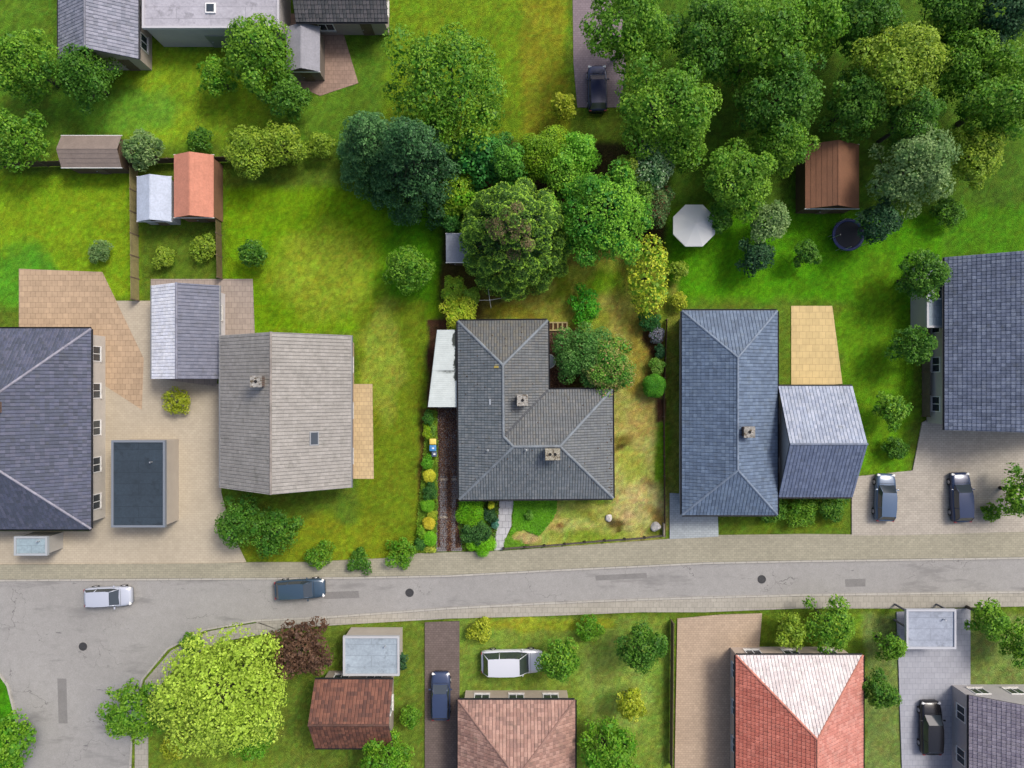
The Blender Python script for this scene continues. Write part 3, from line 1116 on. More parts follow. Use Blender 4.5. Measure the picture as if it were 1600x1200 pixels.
# ---- the bungalow in the middle
def bungalow():
    he = 2.75
    s = (H - he) / FPX
    o = W(718, 780, he)
    LX, LY, AX, BY = 239.5 * s, 278 * s, 139.5 * s, 169.5 * s
    root = empty("bungalow", (o.x, o.y, 0), "L-shaped bungalow with a dark grey tiled hip roof and two chimneys", "bungalow", rz=math.radians(.45))
    k = math.tan(math.radians(24))
    a, b = AX / 2, BY / 2

    def P(x, y, d):
        return (x, y, he + k * d)
    R1, R2 = P(b, b, b), P(LX - b, b, b)           # ridge of the front wing
    Q1, Q2 = P(a, BY - a, a), P(a, LY - a, a)      # ridge of the rear wing
    C00, C10, C11, Cin, CA, C01 = P(0, 0, 0), P(LX, 0, 0), P(LX, BY, 0), P(AX, BY, 0), P(AX, LY, 0), P(0, LY, 0)
    m1 = P(0, b, 0)
    m2 = P(0, BY - a, 0)
    blue = [(119, 126, 131), (114, 122, 127), (124, 130, 133), (109, 118, 123)]
    warm = [(117, 120, 121), (113, 117, 118), (121, 122, 119), (110, 115, 117)]
    moss = [(116, 116, 111), (112, 113, 110), (121, 119, 109), (107, 111, 111)]
    planes = [[m1, C00, R1], [m2, m1, R1, Q1], [C01, m2, Q1, Q2],
              [C00, C10, R2, R1], [C10, C11, R2], [C11, Cin, Q1, R1, R2], [Cin, CA, Q2, Q1], [CA, C01, Q2]]
    pcs = [blue, blue, blue, blue, [(119, 124, 126), (115, 120, 123), (123, 127, 127)], warm, warm, moss]
    rng = np.random.default_rng(3)
    roof = roof_set(root, planes, [(Q2, Q1), (Q1, R1), (R1, R2), (C00, R1), (C10, R2), (C11, R2), (CA, Q2), (C01, Q2)], [(Cin, Q1)],
                    [(C00, C10), (C10, C11), (C11, Cin), (Cin, CA), (CA, C01), (C01, C00)], .235, .325, [lin(c) for c in blue], lin((132, 140, 146)), rng,
                    plane_cols=[[lin(c) for c in q] for q in pcs], rr=.13)
    w = .5
    bm = NB()
    prism(bm, [(w, w), (LX - w, w), (LX - w, BY - w), (AX - w, BY - w), (AX - w, LY - w), (w, LY - w)], 0, he - .12)
    bmesh.ops.triangulate(bm, faces=[f for f in bm.faces if len(f.verts) > 4])
    obj("wall", bm, mat("bungalow_brick", lin((150, 118, 98)), .9, noise=[(2, .1)], extra=pavers(.25, .08, lin((130, 124, 116)), .15, .01)), root)
    for (x, y, ww, ang) in ((2.2, w - .02, 1.6, -90), (8.2, w - .02, 2.4, -90), (11.4, w - .02, 1.4, -90), (LX - w + .02, 2.6, 1.6, 0), (LX - w + .02, 6.4, 2.2, 0),
                            (10.4, BY - w + .02, 2.6, 90), (AX - w + .02, 12.4, 2.0, 0), (4.0, LY - w + .02, 1.8, 90), (w - .02, 3.2, 1.0, 180)):
        window(root, x, y, 1.5, ww, 1.3, math.radians(ang))
    door(root, 4.9, w - .03, 0.02, 1.0, 2.1, -math.pi / 2, M_WOOD)
    # chimneys at their place on the slopes
    Minv = Matrix.Rotation(-math.radians(.45), 4, 'Z')

    def loc(px, py, z):
        return Minv @ (W(px, py, z) - Vector((o.x, o.y, 0)))
    p = loc(816.5, 625.5, 5.25)
    chimney(roof, p.x, p.y, 3.4, 5.15, .80, .84, 1, slabcol=(166, 163, 155))
    p = loc(863.5, 710, 5.65)
    chimney(roof, p.x, p.y, 3.9, 5.55, 1.12, .84, 2, slabcol=(162, 156, 138))
    # repair flashing and moss cushions
    small = mat("vent_light", lin((186, 192, 198)), .5)
    for (px, py, sx, sy, c, nm) in ((765.5, 628, .16, .5, small, "roof_hatch"), (775.5, 573.5, .42, .16, mat("ochre_tile", lin((198, 176, 92)), .8), "patch_tile"),
                                    (776, 570.4, .34, .05, mat("cream_tile", lin((226, 214, 166)), .8), "patch_tile")):
        q = loc(px, py, 4.2)
        # height of the slope under the point
        d = min(q.x, q.y) if q.x < a else 0
        z = he + k * (min(q.x, max(q.y, 0)) if q.x < a else (BY - q.y if q.y < BY and q.y > b else 3))
        bm = NB()
        box(bm, 0, 0, 0, sx, sy, .05, bev=.01)
        R = Matrix.Rotation(-math.atan(k), 4, 'Y') if q.x < a else Matrix.Rotation(-math.atan(k), 4, 'X')
        bmesh.ops.transform(bm, matrix=Matrix.Translation((q.x, q.y, z + .075)) @ R, verts=bm.verts)
        obj(nm, bm, c, roof)
    for (px, py) in ((762, 704), (822, 702)):
        q = loc(px, py, 4.4)
        z = he + k * (q.x if q.x < a else q.y)
        bm = NB()
        tube(bm, (q.x, q.y, z - .05), (q.x, q.y, z + .4), .06, .06, 12)
        disc(bm, (q.x, q.y), .10, .02, z + .42, z + .5, 12)
        obj("vent_pipe", bm, M_METAL, roof)
    bm = NB()
    rg = random.Random(4)
    for i in range(150):       # small clumps of moss and droppings on the tiles
        x, y = rg.uniform(.2, LX - .2), rg.uniform(.1, LY - .2)
        dA = min(x, AX - x, LY - y, max(y, 0)) if x < AX else -1
        dB = min(x, y, LX - x, BY - y)
        d = max(dA, dB)
        if rg.random() < .45:
            x, y = LX - rg.random() ** 2 * .6, rg.uniform(.4, 7.2)
            d = LX - x
        if d < .05:
            continue
        r = rg.uniform(.02, .05)
        disc(bm, (x, y), r * 1.3, r * .6, he + k * d + .05, he + k * d + .05 + r * .9 + .02, 6)
    obj("moss", bm, mat("moss_clump", lin((92, 72, 52)), .95), roof)['kind'] = 'stuff'


bungalow()


# ---- carport with a pale fibre-cement roof
def carport():
    z = 2.35
    A, B, C, D = W(683, 515.5, z), W(716.5, 515.5, z), W(717.5, 636, z), W(668.5, 636, z)
    root = empty("carport", ((A.x + C.x) / 2, (A.y + C.y) / 2, 0), "carport with a pale grey-green corrugated roof against the bungalow's west side", "carport")
    off_ = Vector((root.location.x, root.location.y, 0))
    nu, nv = 40, 320
    V = np.zeros((nv + 1, nu + 1, 3))
    for j in range(nv + 1):
        t = j / nv
        l, r = A.lerp(D, t), B.lerp(C, t)
        for i in range(nu + 1):
            p = l.lerp(r, i / nu)
            V[j, i] = (p.x - off_.x, p.y - off_.y, z + .005 * math.sin(t * 7.1 * 2 * math.pi / .18) + (i / nu) * .12 + (.03 if t < .525 else 0))
    I = np.arange((nv + 1) * (nu + 1)).reshape(nv + 1, nu + 1)
    F = np.stack([I[:-1, :-1], I[:-1, 1:], I[1:, 1:], I[1:, :-1]], -1).reshape(-1, 4)
    U, T = np.meshgrid((np.arange(nu) + .5) / nu, (np.arange(nv) + .5) / nv)
    X, Y = U * 2.5, T * 7
    base = np.array(lin((212, 221, 217)))
    cols = np.tile(base, (nv, nu, 1)) * (0.95 + .1 * vnoise(X, Y, 2, 3))[..., None]
    n1, n2 = vnoise(X, Y, 2.2, 21), vnoise(X, Y, 7, 22)
    edge = 1 - (0.09 + .10 * n1 + .06 * n2 + .09 * np.exp(-((T - .12) / .08) ** 2) + .03 * (T < .5)) * (T < .66)
    m = np.clip((U - edge) / .03, 0, 1)
    dark = np.array(lin((70, 76, 70)))
    streak = np.exp(-((T - .535) / .010) ** 2) * np.clip((U - .1) / .35, 0, 1) * (.6 + .6 * n2)
    streak = np.maximum(streak, np.exp(-((T - .55) / .016) ** 2 - ((U - .62) / .22) ** 2) * (.3 + .6 * n2))
    m = np.clip(np.maximum(m, streak), 0, 1)[..., None]
    cols = cols * (1 - m) + dark * m
    lines = (np.mod(T * 9, 1) < .03) | (np.mod(U * 3 + .05, 1) < .02)
    cols[lines] *= .9
    me = np_mesh("roof_sheet", V.reshape(-1, 3), F, cols.reshape(-1, 3), smooth=True)
    o = link_mesh("roof_sheet", me, mat("fibre_cement", attr=True, rough=.8, noise=[(3, .05), (14, .05)]), root)
    md = o.modifiers.new("s", 'SOLIDIFY')
    md.thickness = .02
    md.offset = -1
    bm = NB()
    for (a, b) in ((A, D), (B, C)):
        tube(bm, Vector((a.x, a.y, z - .12)) - off_, Vector((b.x, b.y, z - .12)) - off_, .06, .06, 4)
    for t in (0.03, .35, .66, .97):
        a, b = A.lerp(D, t), B.lerp(C, t)
        tube(bm, Vector((a.x, a.y, z - .07)) - off_, Vector((b.x, b.y, z - .02)) - off_, .05, .05, 4)
    obj("beam", bm, M_WOOD, root)
    for t in (0.03, .5, .97):
        a = A.lerp(D, t) + Vector((.12, 0, 0))
        bm = NB()
        box(bm, a.x - off_.x, a.y - off_.y, (z - .18) / 2, .1, .1, z - .18)
        obj("post", bm, M_WOOD, root)


carport()


def shed(name, label, rect, z, roofc, wallc, ridge=None, mono=.25, cat="shed", bands=True, seed=0):
    """small building: a mono-pitch sheet roof or (ridge='x'/'y') a felted gable"""
    a, b = W(rect[0], rect[1], z), W(rect[2], rect[3], z)
    cx, cy, hx, hy = (a.x + b.x) / 2, (a.y + b.y) / 2, abs(b.x - a.x) / 2, abs(a.y - b.y) / 2
    root = empty(name, (cx, cy, 0), label, cat)
    mr = mat("shed_roof_%d_%d_%d" % roofc, lin(roofc), .8, noise=[(.8, .12), (6, .12)], bump=(14, .01))
    bm = NB()
    if ridge is None:
        n = max(6, int(2 * hy / .2))
        for i in range(n):
            y0, y1 = -hy + 2 * hy * i / n, -hy + 2 * hy * (i + 1) / n
            z0, z1 = z + mono * i / n, z + mono * (i + 1) / n
            d = .012 if i % 2 else 0
            v = [bm.verts.new(p) for p in ((-hx, y0, z0 + d), (hx, y0, z0 + d), (hx, y1, z1 + d), (-hx, y1, z1 + d), (-hx, y0, z0 - .05), (hx, y0, z0 - .05), (hx, y1, z1 - .05), (-hx, y1, z1 - .05))]
            for q in ((0, 1, 2, 3), (7, 6, 5, 4), (0, 4, 5, 1), (2, 6, 7, 3), (1, 5, 6, 2), (3, 7, 4, 0)):
                bm.faces.new([v[k] for k in q])
    else:
        L, S = (hx, hy) if ridge == 'x' else (hy, hx)
        zt = z + S * .5
        nb = max(3, int(S / .35))
        for sgn in (-1, 1):
            for i in range(nb):
                s0, s1 = S * (1 - i / nb), S * (1 - (i + 1.1) / nb)
                z0, z1 = z + (zt - z) * i / nb + .03, z + (zt - z) * (i + 1.1) / nb + .005
                pts = [(-L, sgn * s0, z0), (L, sgn * s0, z0), (L, sgn * s1, z1), (-L, sgn * s1, z1)]
                pts += [(p[0], p[1], p[2] - .05) for p in pts]
                if ridge == 'y':
                    pts = [(p[1], p[0], p[2]) for p in pts]
                v = [bm.verts.new(p) for p in pts]
                for q in ((0, 1, 2, 3), (7, 6, 5, 4), (0, 4, 5, 1), (2, 6, 7, 3), (1, 5, 6, 2), (3, 7, 4, 0)):
                    bm.faces.new([v[k] for k in q])
    rf = obj("roof", bm, mr, root)
    bm = NB()
    e = .18
    box(bm, 0, 0, (z - .06) / 2, 2 * hx - 2 * e, 2 * hy - 2 * e, z - .06)
    obj("wall", bm, mat("shed_wall_%d_%d_%d" % wallc, lin(wallc), .85, noise=[(3, .12)]), root)
    for (x, y, sx, sy) in ((0, -hy - .02, 2 * hx + .08, .04), (0, hy + .02, 2 * hx + .08, .04)):
        bm = NB()
        box(bm, x, y, z + (mono if (ridge is None and y > 0) else 0) - .03, sx, sy, .12)
        obj("fascia", bm, M_WHITE, root)
    door(root, 0, -hy + e - .03, 0, .9, min(1.9, z - .25), -math.pi / 2, M_WOOD)
    return root


shed("garden_shed", "small shed with a weathered blue grey roof, half under the brown topped conifer", (697, 366, 733, 410), 2.3, (150, 156, 168), (86, 70, 52))

# ------------------------------------------------------------------ things round the bungalow
def bin_(px, py, lid, body, sx, sy, hgt, label, mark=False):
    p = W(px, py, hgt)
    root = empty("wheelie_bin", (p.x, p.y, .03), label, "bin", "wheelie bins standing by the driveway hedge")
    bm = NB()
    lo = [bm.verts.new((x * sx * .36, y * sy * .36, .08)) for x, y in ((-1, -1), (1, -1), (1, 1), (-1, 1))]
    hi = [bm.verts.new((x * sx * .46, y * sy * .46, hgt - .12)) for x, y in ((-1, -1), (1, -1), (1, 1), (-1, 1))]
    for i in range(4):
        bm.faces.new((lo[i], lo[(i + 1) % 4], hi[(i + 1) % 4], hi[i]))
    bm.faces.new(hi)
    bm.faces.new(lo[::-1])
    obj("body", bm, cmat("bin_plastic_%d_%d" % (body[0], body[2]), body, .5), root)
    bm = NB()
    box(bm, 0, 0, hgt - .07, sx, sy, .09, bev=.035)
    box(bm, 0, 0, hgt - .015, sx * .7, sy * .7, .03, bev=.012)
    l = obj("lid", bm, cmat("bin_lid_%d_%d" % (lid[0], lid[2]), lid, .4), root, True)
    bm = NB()
    tube(bm, (sx * .52, -sy * .35, hgt - .1), (sx * .52, sy * .35, hgt - .1), .018, .018, 8)
    obj("handle", bm, cmat("bin_plastic_%d_%d" % (body[0], body[2]), body, .5), root)
    if mark:
        bm = NB()
        box(bm, .02, .0, hgt + .005, .18, .12, .012, bev=.004)
        obj("sticker", bm, M_WHITE, l)
    for s in (-1, 1):
        bm = NB()
        tube(bm, (-sx * .36, s * sy * .40, .1), (-sx * .36, s * sy * .46, .1), .1, .1, 14)
        obj("wheel", bm, M_TYRE, root)


bin_(676.3, 690.0, (252, 226, 112), (70, 74, 78), .60, .52, 1.06, "yellow lidded wheelie bin, northernmost of the three by the driveway")
bin_(676.3, 700.3, (82, 150, 206), (50, 60, 72), .60, .54, 1.06, "blue lidded wheelie bin between the yellow and the grey one", True)
bin_(678.4, 709.6, (96, 108, 128), (54, 60, 68), .46, .46, .95, "small slate grey wheelie bin, southernmost of the three", True)

# round table by the house wall
p = W(857, 564.5, .75)
t = empty("garden_table", (p.x, p.y, .03), "round grey garden table with a pale rim, half under the eave", "table")
bm = NB(); disc(bm, (0, 0), .62, .62, .69, .72, 32); obj("table_top", bm, cmat("table_grey", (150, 166, 176), .35), t)
bm = NB(); ring(bm, (0, 0), .63, .035, .715, 32); obj("rim", bm, M_WHITE, t)
for i in range(4):
    bm = NB(); an = math.pi / 4 + i * math.pi / 2
    tube(bm, (.5 * math.cos(an), .5 * math.sin(an), 0), (.38 * math.cos(an), .38 * math.sin(an), .69), .02, .02, 8); obj("leg", bm, M_METAL, t)

# timber edged planting squares by the north-east corner
def planter():
    a, b = W(857, 504, .12), W(886, 516, .12)
    cx, cy, hx, hy = (a.x + b.x) / 2, (a.y + b.y) / 2, (b.x - a.x) / 2, (a.y - b.y) / 2
    root = empty("raised_bed", (cx, cy, 0), "row of earth filled squares edged with pale timber at the bungalow's corner", "raised bed")
    bm = NB()
    for i in range(5):
        x = -hx + 2 * hx * i / 4
        box(bm, x, 0, .08, .13, 2 * hy - .12, .2)
    for y in (-hy, hy):
        box(bm, 0, y, .085, 2 * hx + .13, .12, .2)
    obj("edging", bm, mat("pale_timber", lin((176, 160, 112)), .85, noise=[(5, .2)]), root)
    bm = NB()
    for i in range(4):
        x = -hx + 2 * hx * (i + .5) / 4
        box(bm, x, 0, .04, hx / 2 - .13, 2 * hy - .12, .1)
    obj("soil", bm, mat("dark_soil", lin((82, 56, 30)), .95, noise=[(8, .3)], bump=(12, .04)), root)


planter()

# rotary clothes dryer
p = W(765.2, 468.6, 1.95)
t = empty("rotary_clothes_dryer", (p.x, p.y, 0), "rotary clothes dryer with four thin pale arms on the grass behind the bungalow", "clothes dryer")
bm = NB(); tube(bm, (0, 0, -.05), (0, 0, 1.97), .025, .02, 10); obj("pole", bm, M_METAL, t)
for an, L in ((8, 1.38), (98, .95), (183, .92), (-81, .74)):
    bm = NB(); an = math.radians(an)
    tube(bm, (0, 0, 1.85), (L * 1.02 * math.cos(an), L * 1.02 * math.sin(an), 2.02), .024, .02, 8)
    tube(bm, (0, 0, 1.3), (L * .5 * math.cos(an), L * .5 * math.sin(an), 1.92), .012, .012, 6)
    obj("arm", bm, mat("pale_aluminium", lin((206, 204, 186)), .5, metal=.2), t)
bm = NB(); disc(bm, (0, 0), .06, .05, 1.8, 1.98, 12); obj("hub", bm, M_WHITE, t)


# boulders on the front lawn
def rock(px, py, r, label, seed, flat=.7):
    rg = random.Random(seed)
    bm = NB()
    bmesh.ops.create_icosphere(bm, subdivisions=3, radius=r)
    dirs = [(Vector((rg.gauss(0, 1), rg.gauss(0, 1), rg.gauss(.4, .8))).normalized(), rg.uniform(.62, .9)) for _ in range(9)]
    for v in bm.verts:
        for d, k in dirs:
            q = v.co.dot(d)
            if q > r * k:
                v.co -= d * (q - r * k)
        v.co.z *= flat
    o = obj("boulder", bm, M_STONE, None)
    p = W(px, py, r * .3)
    o.location = (p.x, p.y, r * flat * .35)
    put(o, label, "boulder")


rock(951, 809, .37, "pale boulder on the dry lawn beside a bare dark patch", 5)
rock(1025, 823.5, .50, "larger pinkish boulder in the south-east corner of the lawn", 9)


# low front fence with posts, side fence
def front_fence():
    pts = [(787, 857.5), (820, 855), (851, 853), (883, 850.5), (914, 847.5), (945.5, 845), (977, 843), (1008, 840.5), (1038.5, 836.5)]
    P = [W(a, b, .45) for a, b in pts]
    root = empty("garden_fence", (P[0].x, P[0].y, 0), "low dark timber rail fence with posts along the front lawn", "fence")
    o = Vector((P[0].x, P[0].y, 0))
    for i, p in enumerate(P):
        bm = NB()
        q = p - o
        box(bm, q.x, q.y, .24, .17, .17, .56, bev=.015)
        obj("post", bm, mat("dark_timber", lin((66, 58, 50)), .9, noise=[(6, .3)]), root)
    bm = NB()
    for i in range(len(P) - 1):
        a, b = P[i] - o, P[i + 1] - o
        for z, r in ((.38, .045), (.2, .035)):
            tube(bm, (a.x, a.y, z), (b.x, b.y, z + rnd.uniform(-.02, .02)), r, r * .9, 6)
    obj("rail", bm, mat("dark_timber2", lin((92, 84, 72)), .9, noise=[(3, .4)]), root)
    bm = NB()
    for i in range(len(P) - 1):
        a, b = P[i] - o, P[i + 1] - o
        n = Vector((-(b - a).y, (b - a).x, 0)).normalized() * -.09
        q = [a + n * .3, b + n * .3, b + n * 1.6, a + n * 1.6]
        prism(bm, [(v.x, v.y) for v in q], -.05, .15)
    obj("edging", bm, mat("grey_edging", lin((158, 150, 136)), .9, noise=[(4, .25)]), root)


front_fence()


def board_fence(name, pts, h, label, c, step=1.8, th=.04, cat="fence"):
    P = [W(a, b, 0) for a, b in pts]
    o = Vector((P[0].x, P[0].y, 0))
    root = empty(name, (o.x, o.y, 0), label, cat)
    m = mat("fence_%d_%d_%d" % c, lin(c), .88, noise=[(1.5, .2), (8, .2)])
    bp = NB()
    for a, b in zip(P[:-1], P[1:]):
        d = b - a
        n = max(1, round(d.length / step))
        an = math.atan2(d.y, d.x)
        for i in range(n):
            q0, q1 = a + d * i / n - o, a + d * (i + 1) / n - o
            mid = (q0 + q1) / 2
            L = (q1 - q0).length
            nb = max(2, int(h / .16))
            for j in range(nb):
                box(bp, mid.x, mid.y, .08 + h * (j + .5) / nb, L - .1, th, h / nb * .86, an)
    obj("board", bp, m, root)
    for a, b in zip(P[:-1], P[1:]):
        d = b - a
        n = max(1, round(d.length / step))
        for i in range(n + 1):
            q = a + d * i / n - o
            bm = NB()
            box(bm, q.x, q.y, h / 2 + .04, .1, .1, h + .16, math.atan2(d.y, d.x), .01)
            obj("post", bm, M_WOOD, root)
    return root


board_fence("boundary_fence", [(1040.5, 500), (1036, 620), (1037.5, 835)], .55, "low brown board fence along the east side of the lawn", (96, 74, 56), 1.9)
p = W(1038.6, 829, 0.6)
bm = NB(); box(bm, 0, 0, .25, .16, 1.25, .6, 0, .02)
o_ = obj("gate_pier", bm, mat("pale_pier", lin((176, 164, 144)), .9, noise=[(4, .15)])); o_.location = (p.x, p.y, 0)
put(o_, "short pale wall stub at the south-east corner of the lawn", "wall")


# fallen leaves on the drive (nobody could count them)
def litter():
    rng = np.random.default_rng(17)
    P, C = [], []
    pal = [lin(c) for c in ((96, 58, 40), (122, 80, 52), (74, 44, 32), (164, 128, 92), (62, 46, 36), (100, 52, 40))]

    def add(n, fx, fy, x0, x1, y0, y1, s=1):
        x = np.clip(fx(n), x0, x1)
        y = fy(n)
        for a, b in zip(x, y):
            P.append((a, b))
    add(1900, lambda n: rng.normal(702, 2.2, n), lambda n: 735 + 126 * rng.random(n) ** .9, 690, 712, 0, 0)
    add(4200, lambda n: 684 + 33 * rng.random(n), lambda n: 638 + 105 * rng.random(n) ** 1.1, 684, 717, 0, 0)
    add(1500, lambda n: 684 + 3.5 * rng.random(n) ** 1.5, lambda n: 660 + 195 * rng.random(n), 684, 717, 0, 0)
    add(1300, lambda n: 712 + 8 * rng.random(n), lambda n: 780 + 75 * rng.random(n), 684, 722, 0, 0)
    add(1300, lambda n: 684 + 34 * rng.random(n), lambda n: 740 + 118 * rng.random(n), 684, 722, 0, 0)
    add(1500, lambda n: 857 + 30 * rng.random(n), lambda n: 520 + 90 * rng.random(n), 857, 890, 0, 0)
    P = np.array(P)
    n = len(P)
    X, Y = (P[:, 0] - 800) / 17, (600 - P[:, 1]) / 17
    c = np.stack([X, Y, .05 + .03 * rng.random(n)], 1)
    th = rng.random(n) * 6.283
    L = .032 + .035 * rng.random(n)
    tl = (rng.random((n, 2)) - .5) * .05
    V = np.empty((n, 4, 3))
    for k, (a, b) in enumerate(((-1, 0), (0, .6), (1, 0), (0, -.6))):
        V[:, k, 0] = c[:, 0] + L * (a * np.cos(th) - b * np.sin(th))
        V[:, k, 1] = c[:, 1] + L * (a * np.sin(th) + b * np.cos(th))
        V[:, k, 2] = c[:, 2] + tl[:, 0] * a + tl[:, 1] * b
    pal = np.array(pal)
    cols = pal[rng.integers(len(pal), size=n)] * (.7 + .6 * rng.random(n))[:, None]
    me = np_mesh("fallen_leaves", V.reshape(-1, 3), np.arange(4 * n).reshape(n, 4), cols)
    put(link_mesh("fallen_leaves", me, M_LEAF), "brown fallen leaves strewn over the driveway beside the bungalow", "fallen leaves", kind='stuff')


litter()


def carpet(name, poly, n, leaf, h, c0, c1, label, cat):
    """low plants covering a bed: leaf-sized blades inside a pixel polygon"""
    rng = np.random.default_rng(len(name) * 7 + n)
    q = np.array(poly, float)
    P = []
    while len(P) < n:
        a = rng.uniform(q[:, 0].min(), q[:, 0].max(), n)
        b = rng.uniform(q[:, 1].min(), q[:, 1].max(), n)
        inside = np.zeros(n, bool)
        j = len(q) - 1
        for i in range(len(q)):
            cnd = ((q[i, 1] > b) != (q[j, 1] > b)) & (a < (q[j, 0] - q[i, 0]) * (b - q[i, 1]) / (q[j, 1] - q[i, 1] + 1e-9) + q[i, 0])
            inside ^= cnd
            j = i
        P += list(zip(a[inside], b[inside]))
    P = np.array(P[:n])
    X, Y = (P[:, 0] - 800) / 17 + rng.normal(size=n) * .05, (600 - P[:, 1]) / 17 + rng.normal(size=n) * .05
    Z = h * (.3 + .7 * vnoise(X, Y, 2.5, 6)) * (.6 + .5 * rng.random(n))
    N = np.array([0, 0, 1.]) + (rng.random((n, 3)) - .5) * 1.3
    N /= np.linalg.norm(N, axis=1)[:, None]
    A = np.cross(N, rng.normal(size=(n, 3)))
    A /= np.linalg.norm(A, axis=1)[:, None]
    B = np.cross(N, A)
    L = leaf * (.6 + .8 * rng.random(n))[:, None]
    c = np.stack([X, Y, Z], 1)
    V = np.stack([c - A * L / 2, c + B * L * .3, c + A * L / 2, c - B * L * .3], 1)
    t = (vnoise(X, Y, 1.5, 8) * .6 + .4 * rng.random(n))[:, None]
    cols = mixc(np.array(lin(c0)), np.array(lin(c1)), t) * 1.25 * (.75 + .5 * rng.random(n))[:, None]
    me = np_mesh(name, V.reshape(-1, 3), np.arange(4 * n).reshape(n, 4), cols)
    put(link_mesh(name, me, M_LEAF), label, cat, kind='stuff')


carpet("ground_cover", [(804, 781), (869, 781), (869, 797), (862, 812), (852, 824), (841, 836), (828, 830), (818, 826), (806, 829), (797, 836), (802, 820), (802, 806)],
       15000, .13, .22, (76, 148, 16), (124, 188, 30), "bright green ground cover between the slab path and the front lawn", "ground cover")
carpet("ground_cover", [(790, 842), (797, 836), (802, 846), (812, 850), (826, 851), (824, 854), (788, 857)],
       3000, .11, .15, (96, 150, 30), (136, 186, 46), "light green ground cover beside the slab path's street end", "ground cover")


# ------------------------------------------------------------------ planting on the plot
def conifer(px_top, py_top, h, R, label, c0, c1, rim, name="cypress_tree", brown=None, fans=190, leaf=.15, per=150, seed=1, bluntness=1.9, fr=.62, group=None):
    """dense conifer with flat drooping sprays whose outer tips are paler"""
    rng = np.random.default_rng(seed)
    c = W(px_top, py_top, h)
    root = empty(name, (c.x, c.y, 0), label, "tree", group)
    B, isb = [], []
    for i in range(fans):
        u = (i + .5) / fans
        z = .4 + (h - .7) * (1 - math.sqrt(1 - u)) if False else .5 + (h - 1.0) * (u ** 1.15)
        rad = R * (1 - (z / h) ** bluntness) ** .75
        th = i * 2.39996 + rng.normal() * .25
        r = max(0, rad - .3 + rng.normal() * .22)
        s = fr * (.75 + .5 * rng.random()) * (1 - .35 * z / h)
        B.append((r * math.cos(th), r * math.sin(th), z, s, s, s * .5))
    B = np.array(B)
    n = fans * per
    o1 = leaf_cloud("crown", B, n, leaf, c0, c1, rng, root, hemi=-.1, jit=.55, rimcol=rim, up=.6, aspect=.5)
    if brown is not None:
        m = (np.hypot(B[:, 0] + .35, B[:, 1] + .9) < 1.7) & (B[:, 2] > h * .55)
        B2 = B[m].copy()
        B2[:, 2] += .05
        pick = rng.random(len(B2)) < .6
        if pick.sum() > 0:
            leaf_cloud("dry_sprays", B2[pick], int(pick.sum() * per * .9), leaf * .9, brown[0], brown[1], rng, root, hemi=.1, jit=.6, up=.6, aspect=.5)
    k = 26
    inner = []
    for i in range(k):
        z = .8 + (h * .82) * (i + .5) / k
        rad = R * (1 - (z / h) ** bluntness) ** .75
        th = i * 2.39996
        inner.append((rad * .38 * math.cos(th), rad * .38 * math.sin(th), z, rad * .5, rad * .5, .9))
    leaf_cloud("inner_foliage", np.array(inner), int(R * R * 420), .26, tuple(int(v * .6) for v in c0), c0, rng, root, hemi=-.3)
    bm = NB()
    tube(bm, (0, 0, -.1), (0, 0, h * .93), .05 * R + .06, .03, 9)
    for i in range(0, fans, 4):
        b = B[i]
        tube(bm, (0, 0, max(.2, b[2] - .4)), (b[0], b[1], b[2]), .05, .015, 5)
    obj("trunk", bm, M_BARK, root)
    return root


conifer(804, 336, 12, 4.72, "large brown topped conifer with layered pale edged sprays behind the bungalow", (44, 82, 26), (98, 136, 40), (166, 200, 64),
        brown=((104, 90, 58), (146, 122, 88)), seed=5, fans=270, per=190, bluntness=2.3, fr=.66)
tree(938, 336, 72, 9, (56, 124, 30), (150, 196, 56), "broad bright green tree right of the brown topped conifer", leaf=.26, k=80, dens=1.15, lump=.5, fr=(.13, .24), low=.12, seedcol=.7)
tree(748, 250, 40, 6.5, (30, 100, 40), (96, 168, 66), "dark big leaved tree in the plot's north-west corner", leaf=.36, k=18, fr=(.2, .36), low=.15, dens=.8)
tree(716, 300, 27, 5, (98, 160, 30), (176, 192, 46), "bright green tree at the plot's west edge above the small shed", leaf=.24, k=18, low=.1, sy=1.2)
tree(848, 243, 38, 7, (92, 138, 24), (158, 184, 34), "yellow green fine leaved tree in the middle of the plot's north edge", leaf=.18, k=22, low=.1, dens=1.2)
tree(902, 240, 33, 6.5, (88, 160, 36), (158, 206, 62), "fresh green tree along the plot's north edge, next to a dark gap", leaf=.26, k=18, low=.1)
tree(797, 262, 30, 7.5, (54, 116, 36), (120, 172, 48), "mid green tree crowding the brown topped conifer's north side", leaf=.24, k=16, low=.1)
tree(1012, 262, 36, 6, (58, 110, 56), (172, 198, 136), "grey green variegated tree in the plot's north-east corner", leaf=.26, k=20, low=.1, flower=((206, 212, 178), .12))
tree(978, 268, 24, 6, (84, 120, 30), (156, 168, 44), "olive green tree between the broad bright tree and the variegated one", leaf=.2, k=14, low=.1)
shrub(1024, 318, 24, 3.6, (64, 106, 50), (140, 164, 96), "variegated shrub with brownish shoots on the plot's east edge", leaf=.2, flower=((124, 72, 52), .2), sy=1.3)
shrub(706, 350, 14, 3.6, (40, 96, 36), (96, 150, 50), "small dark green shrub growing over the weathered shed's north end", leaf=.2)
shrub(1014, 430, 28, 3.7, (120, 156, 36), (240, 232, 70), "tall yellow variegated shrub filling the lawn's north-east edge", leaf=.3, k=70, sy=2.35, fr=(.26, .42), dens=1.3, lean=.6, seed=3, lump=.1, seedcol=.25)
shrub(718, 488, 26, 2.6, (166, 196, 40), (240, 240, 76), "yellow leaved shrub at the bungalow's north-west corner", leaf=.22, k=16, sy=1.1)
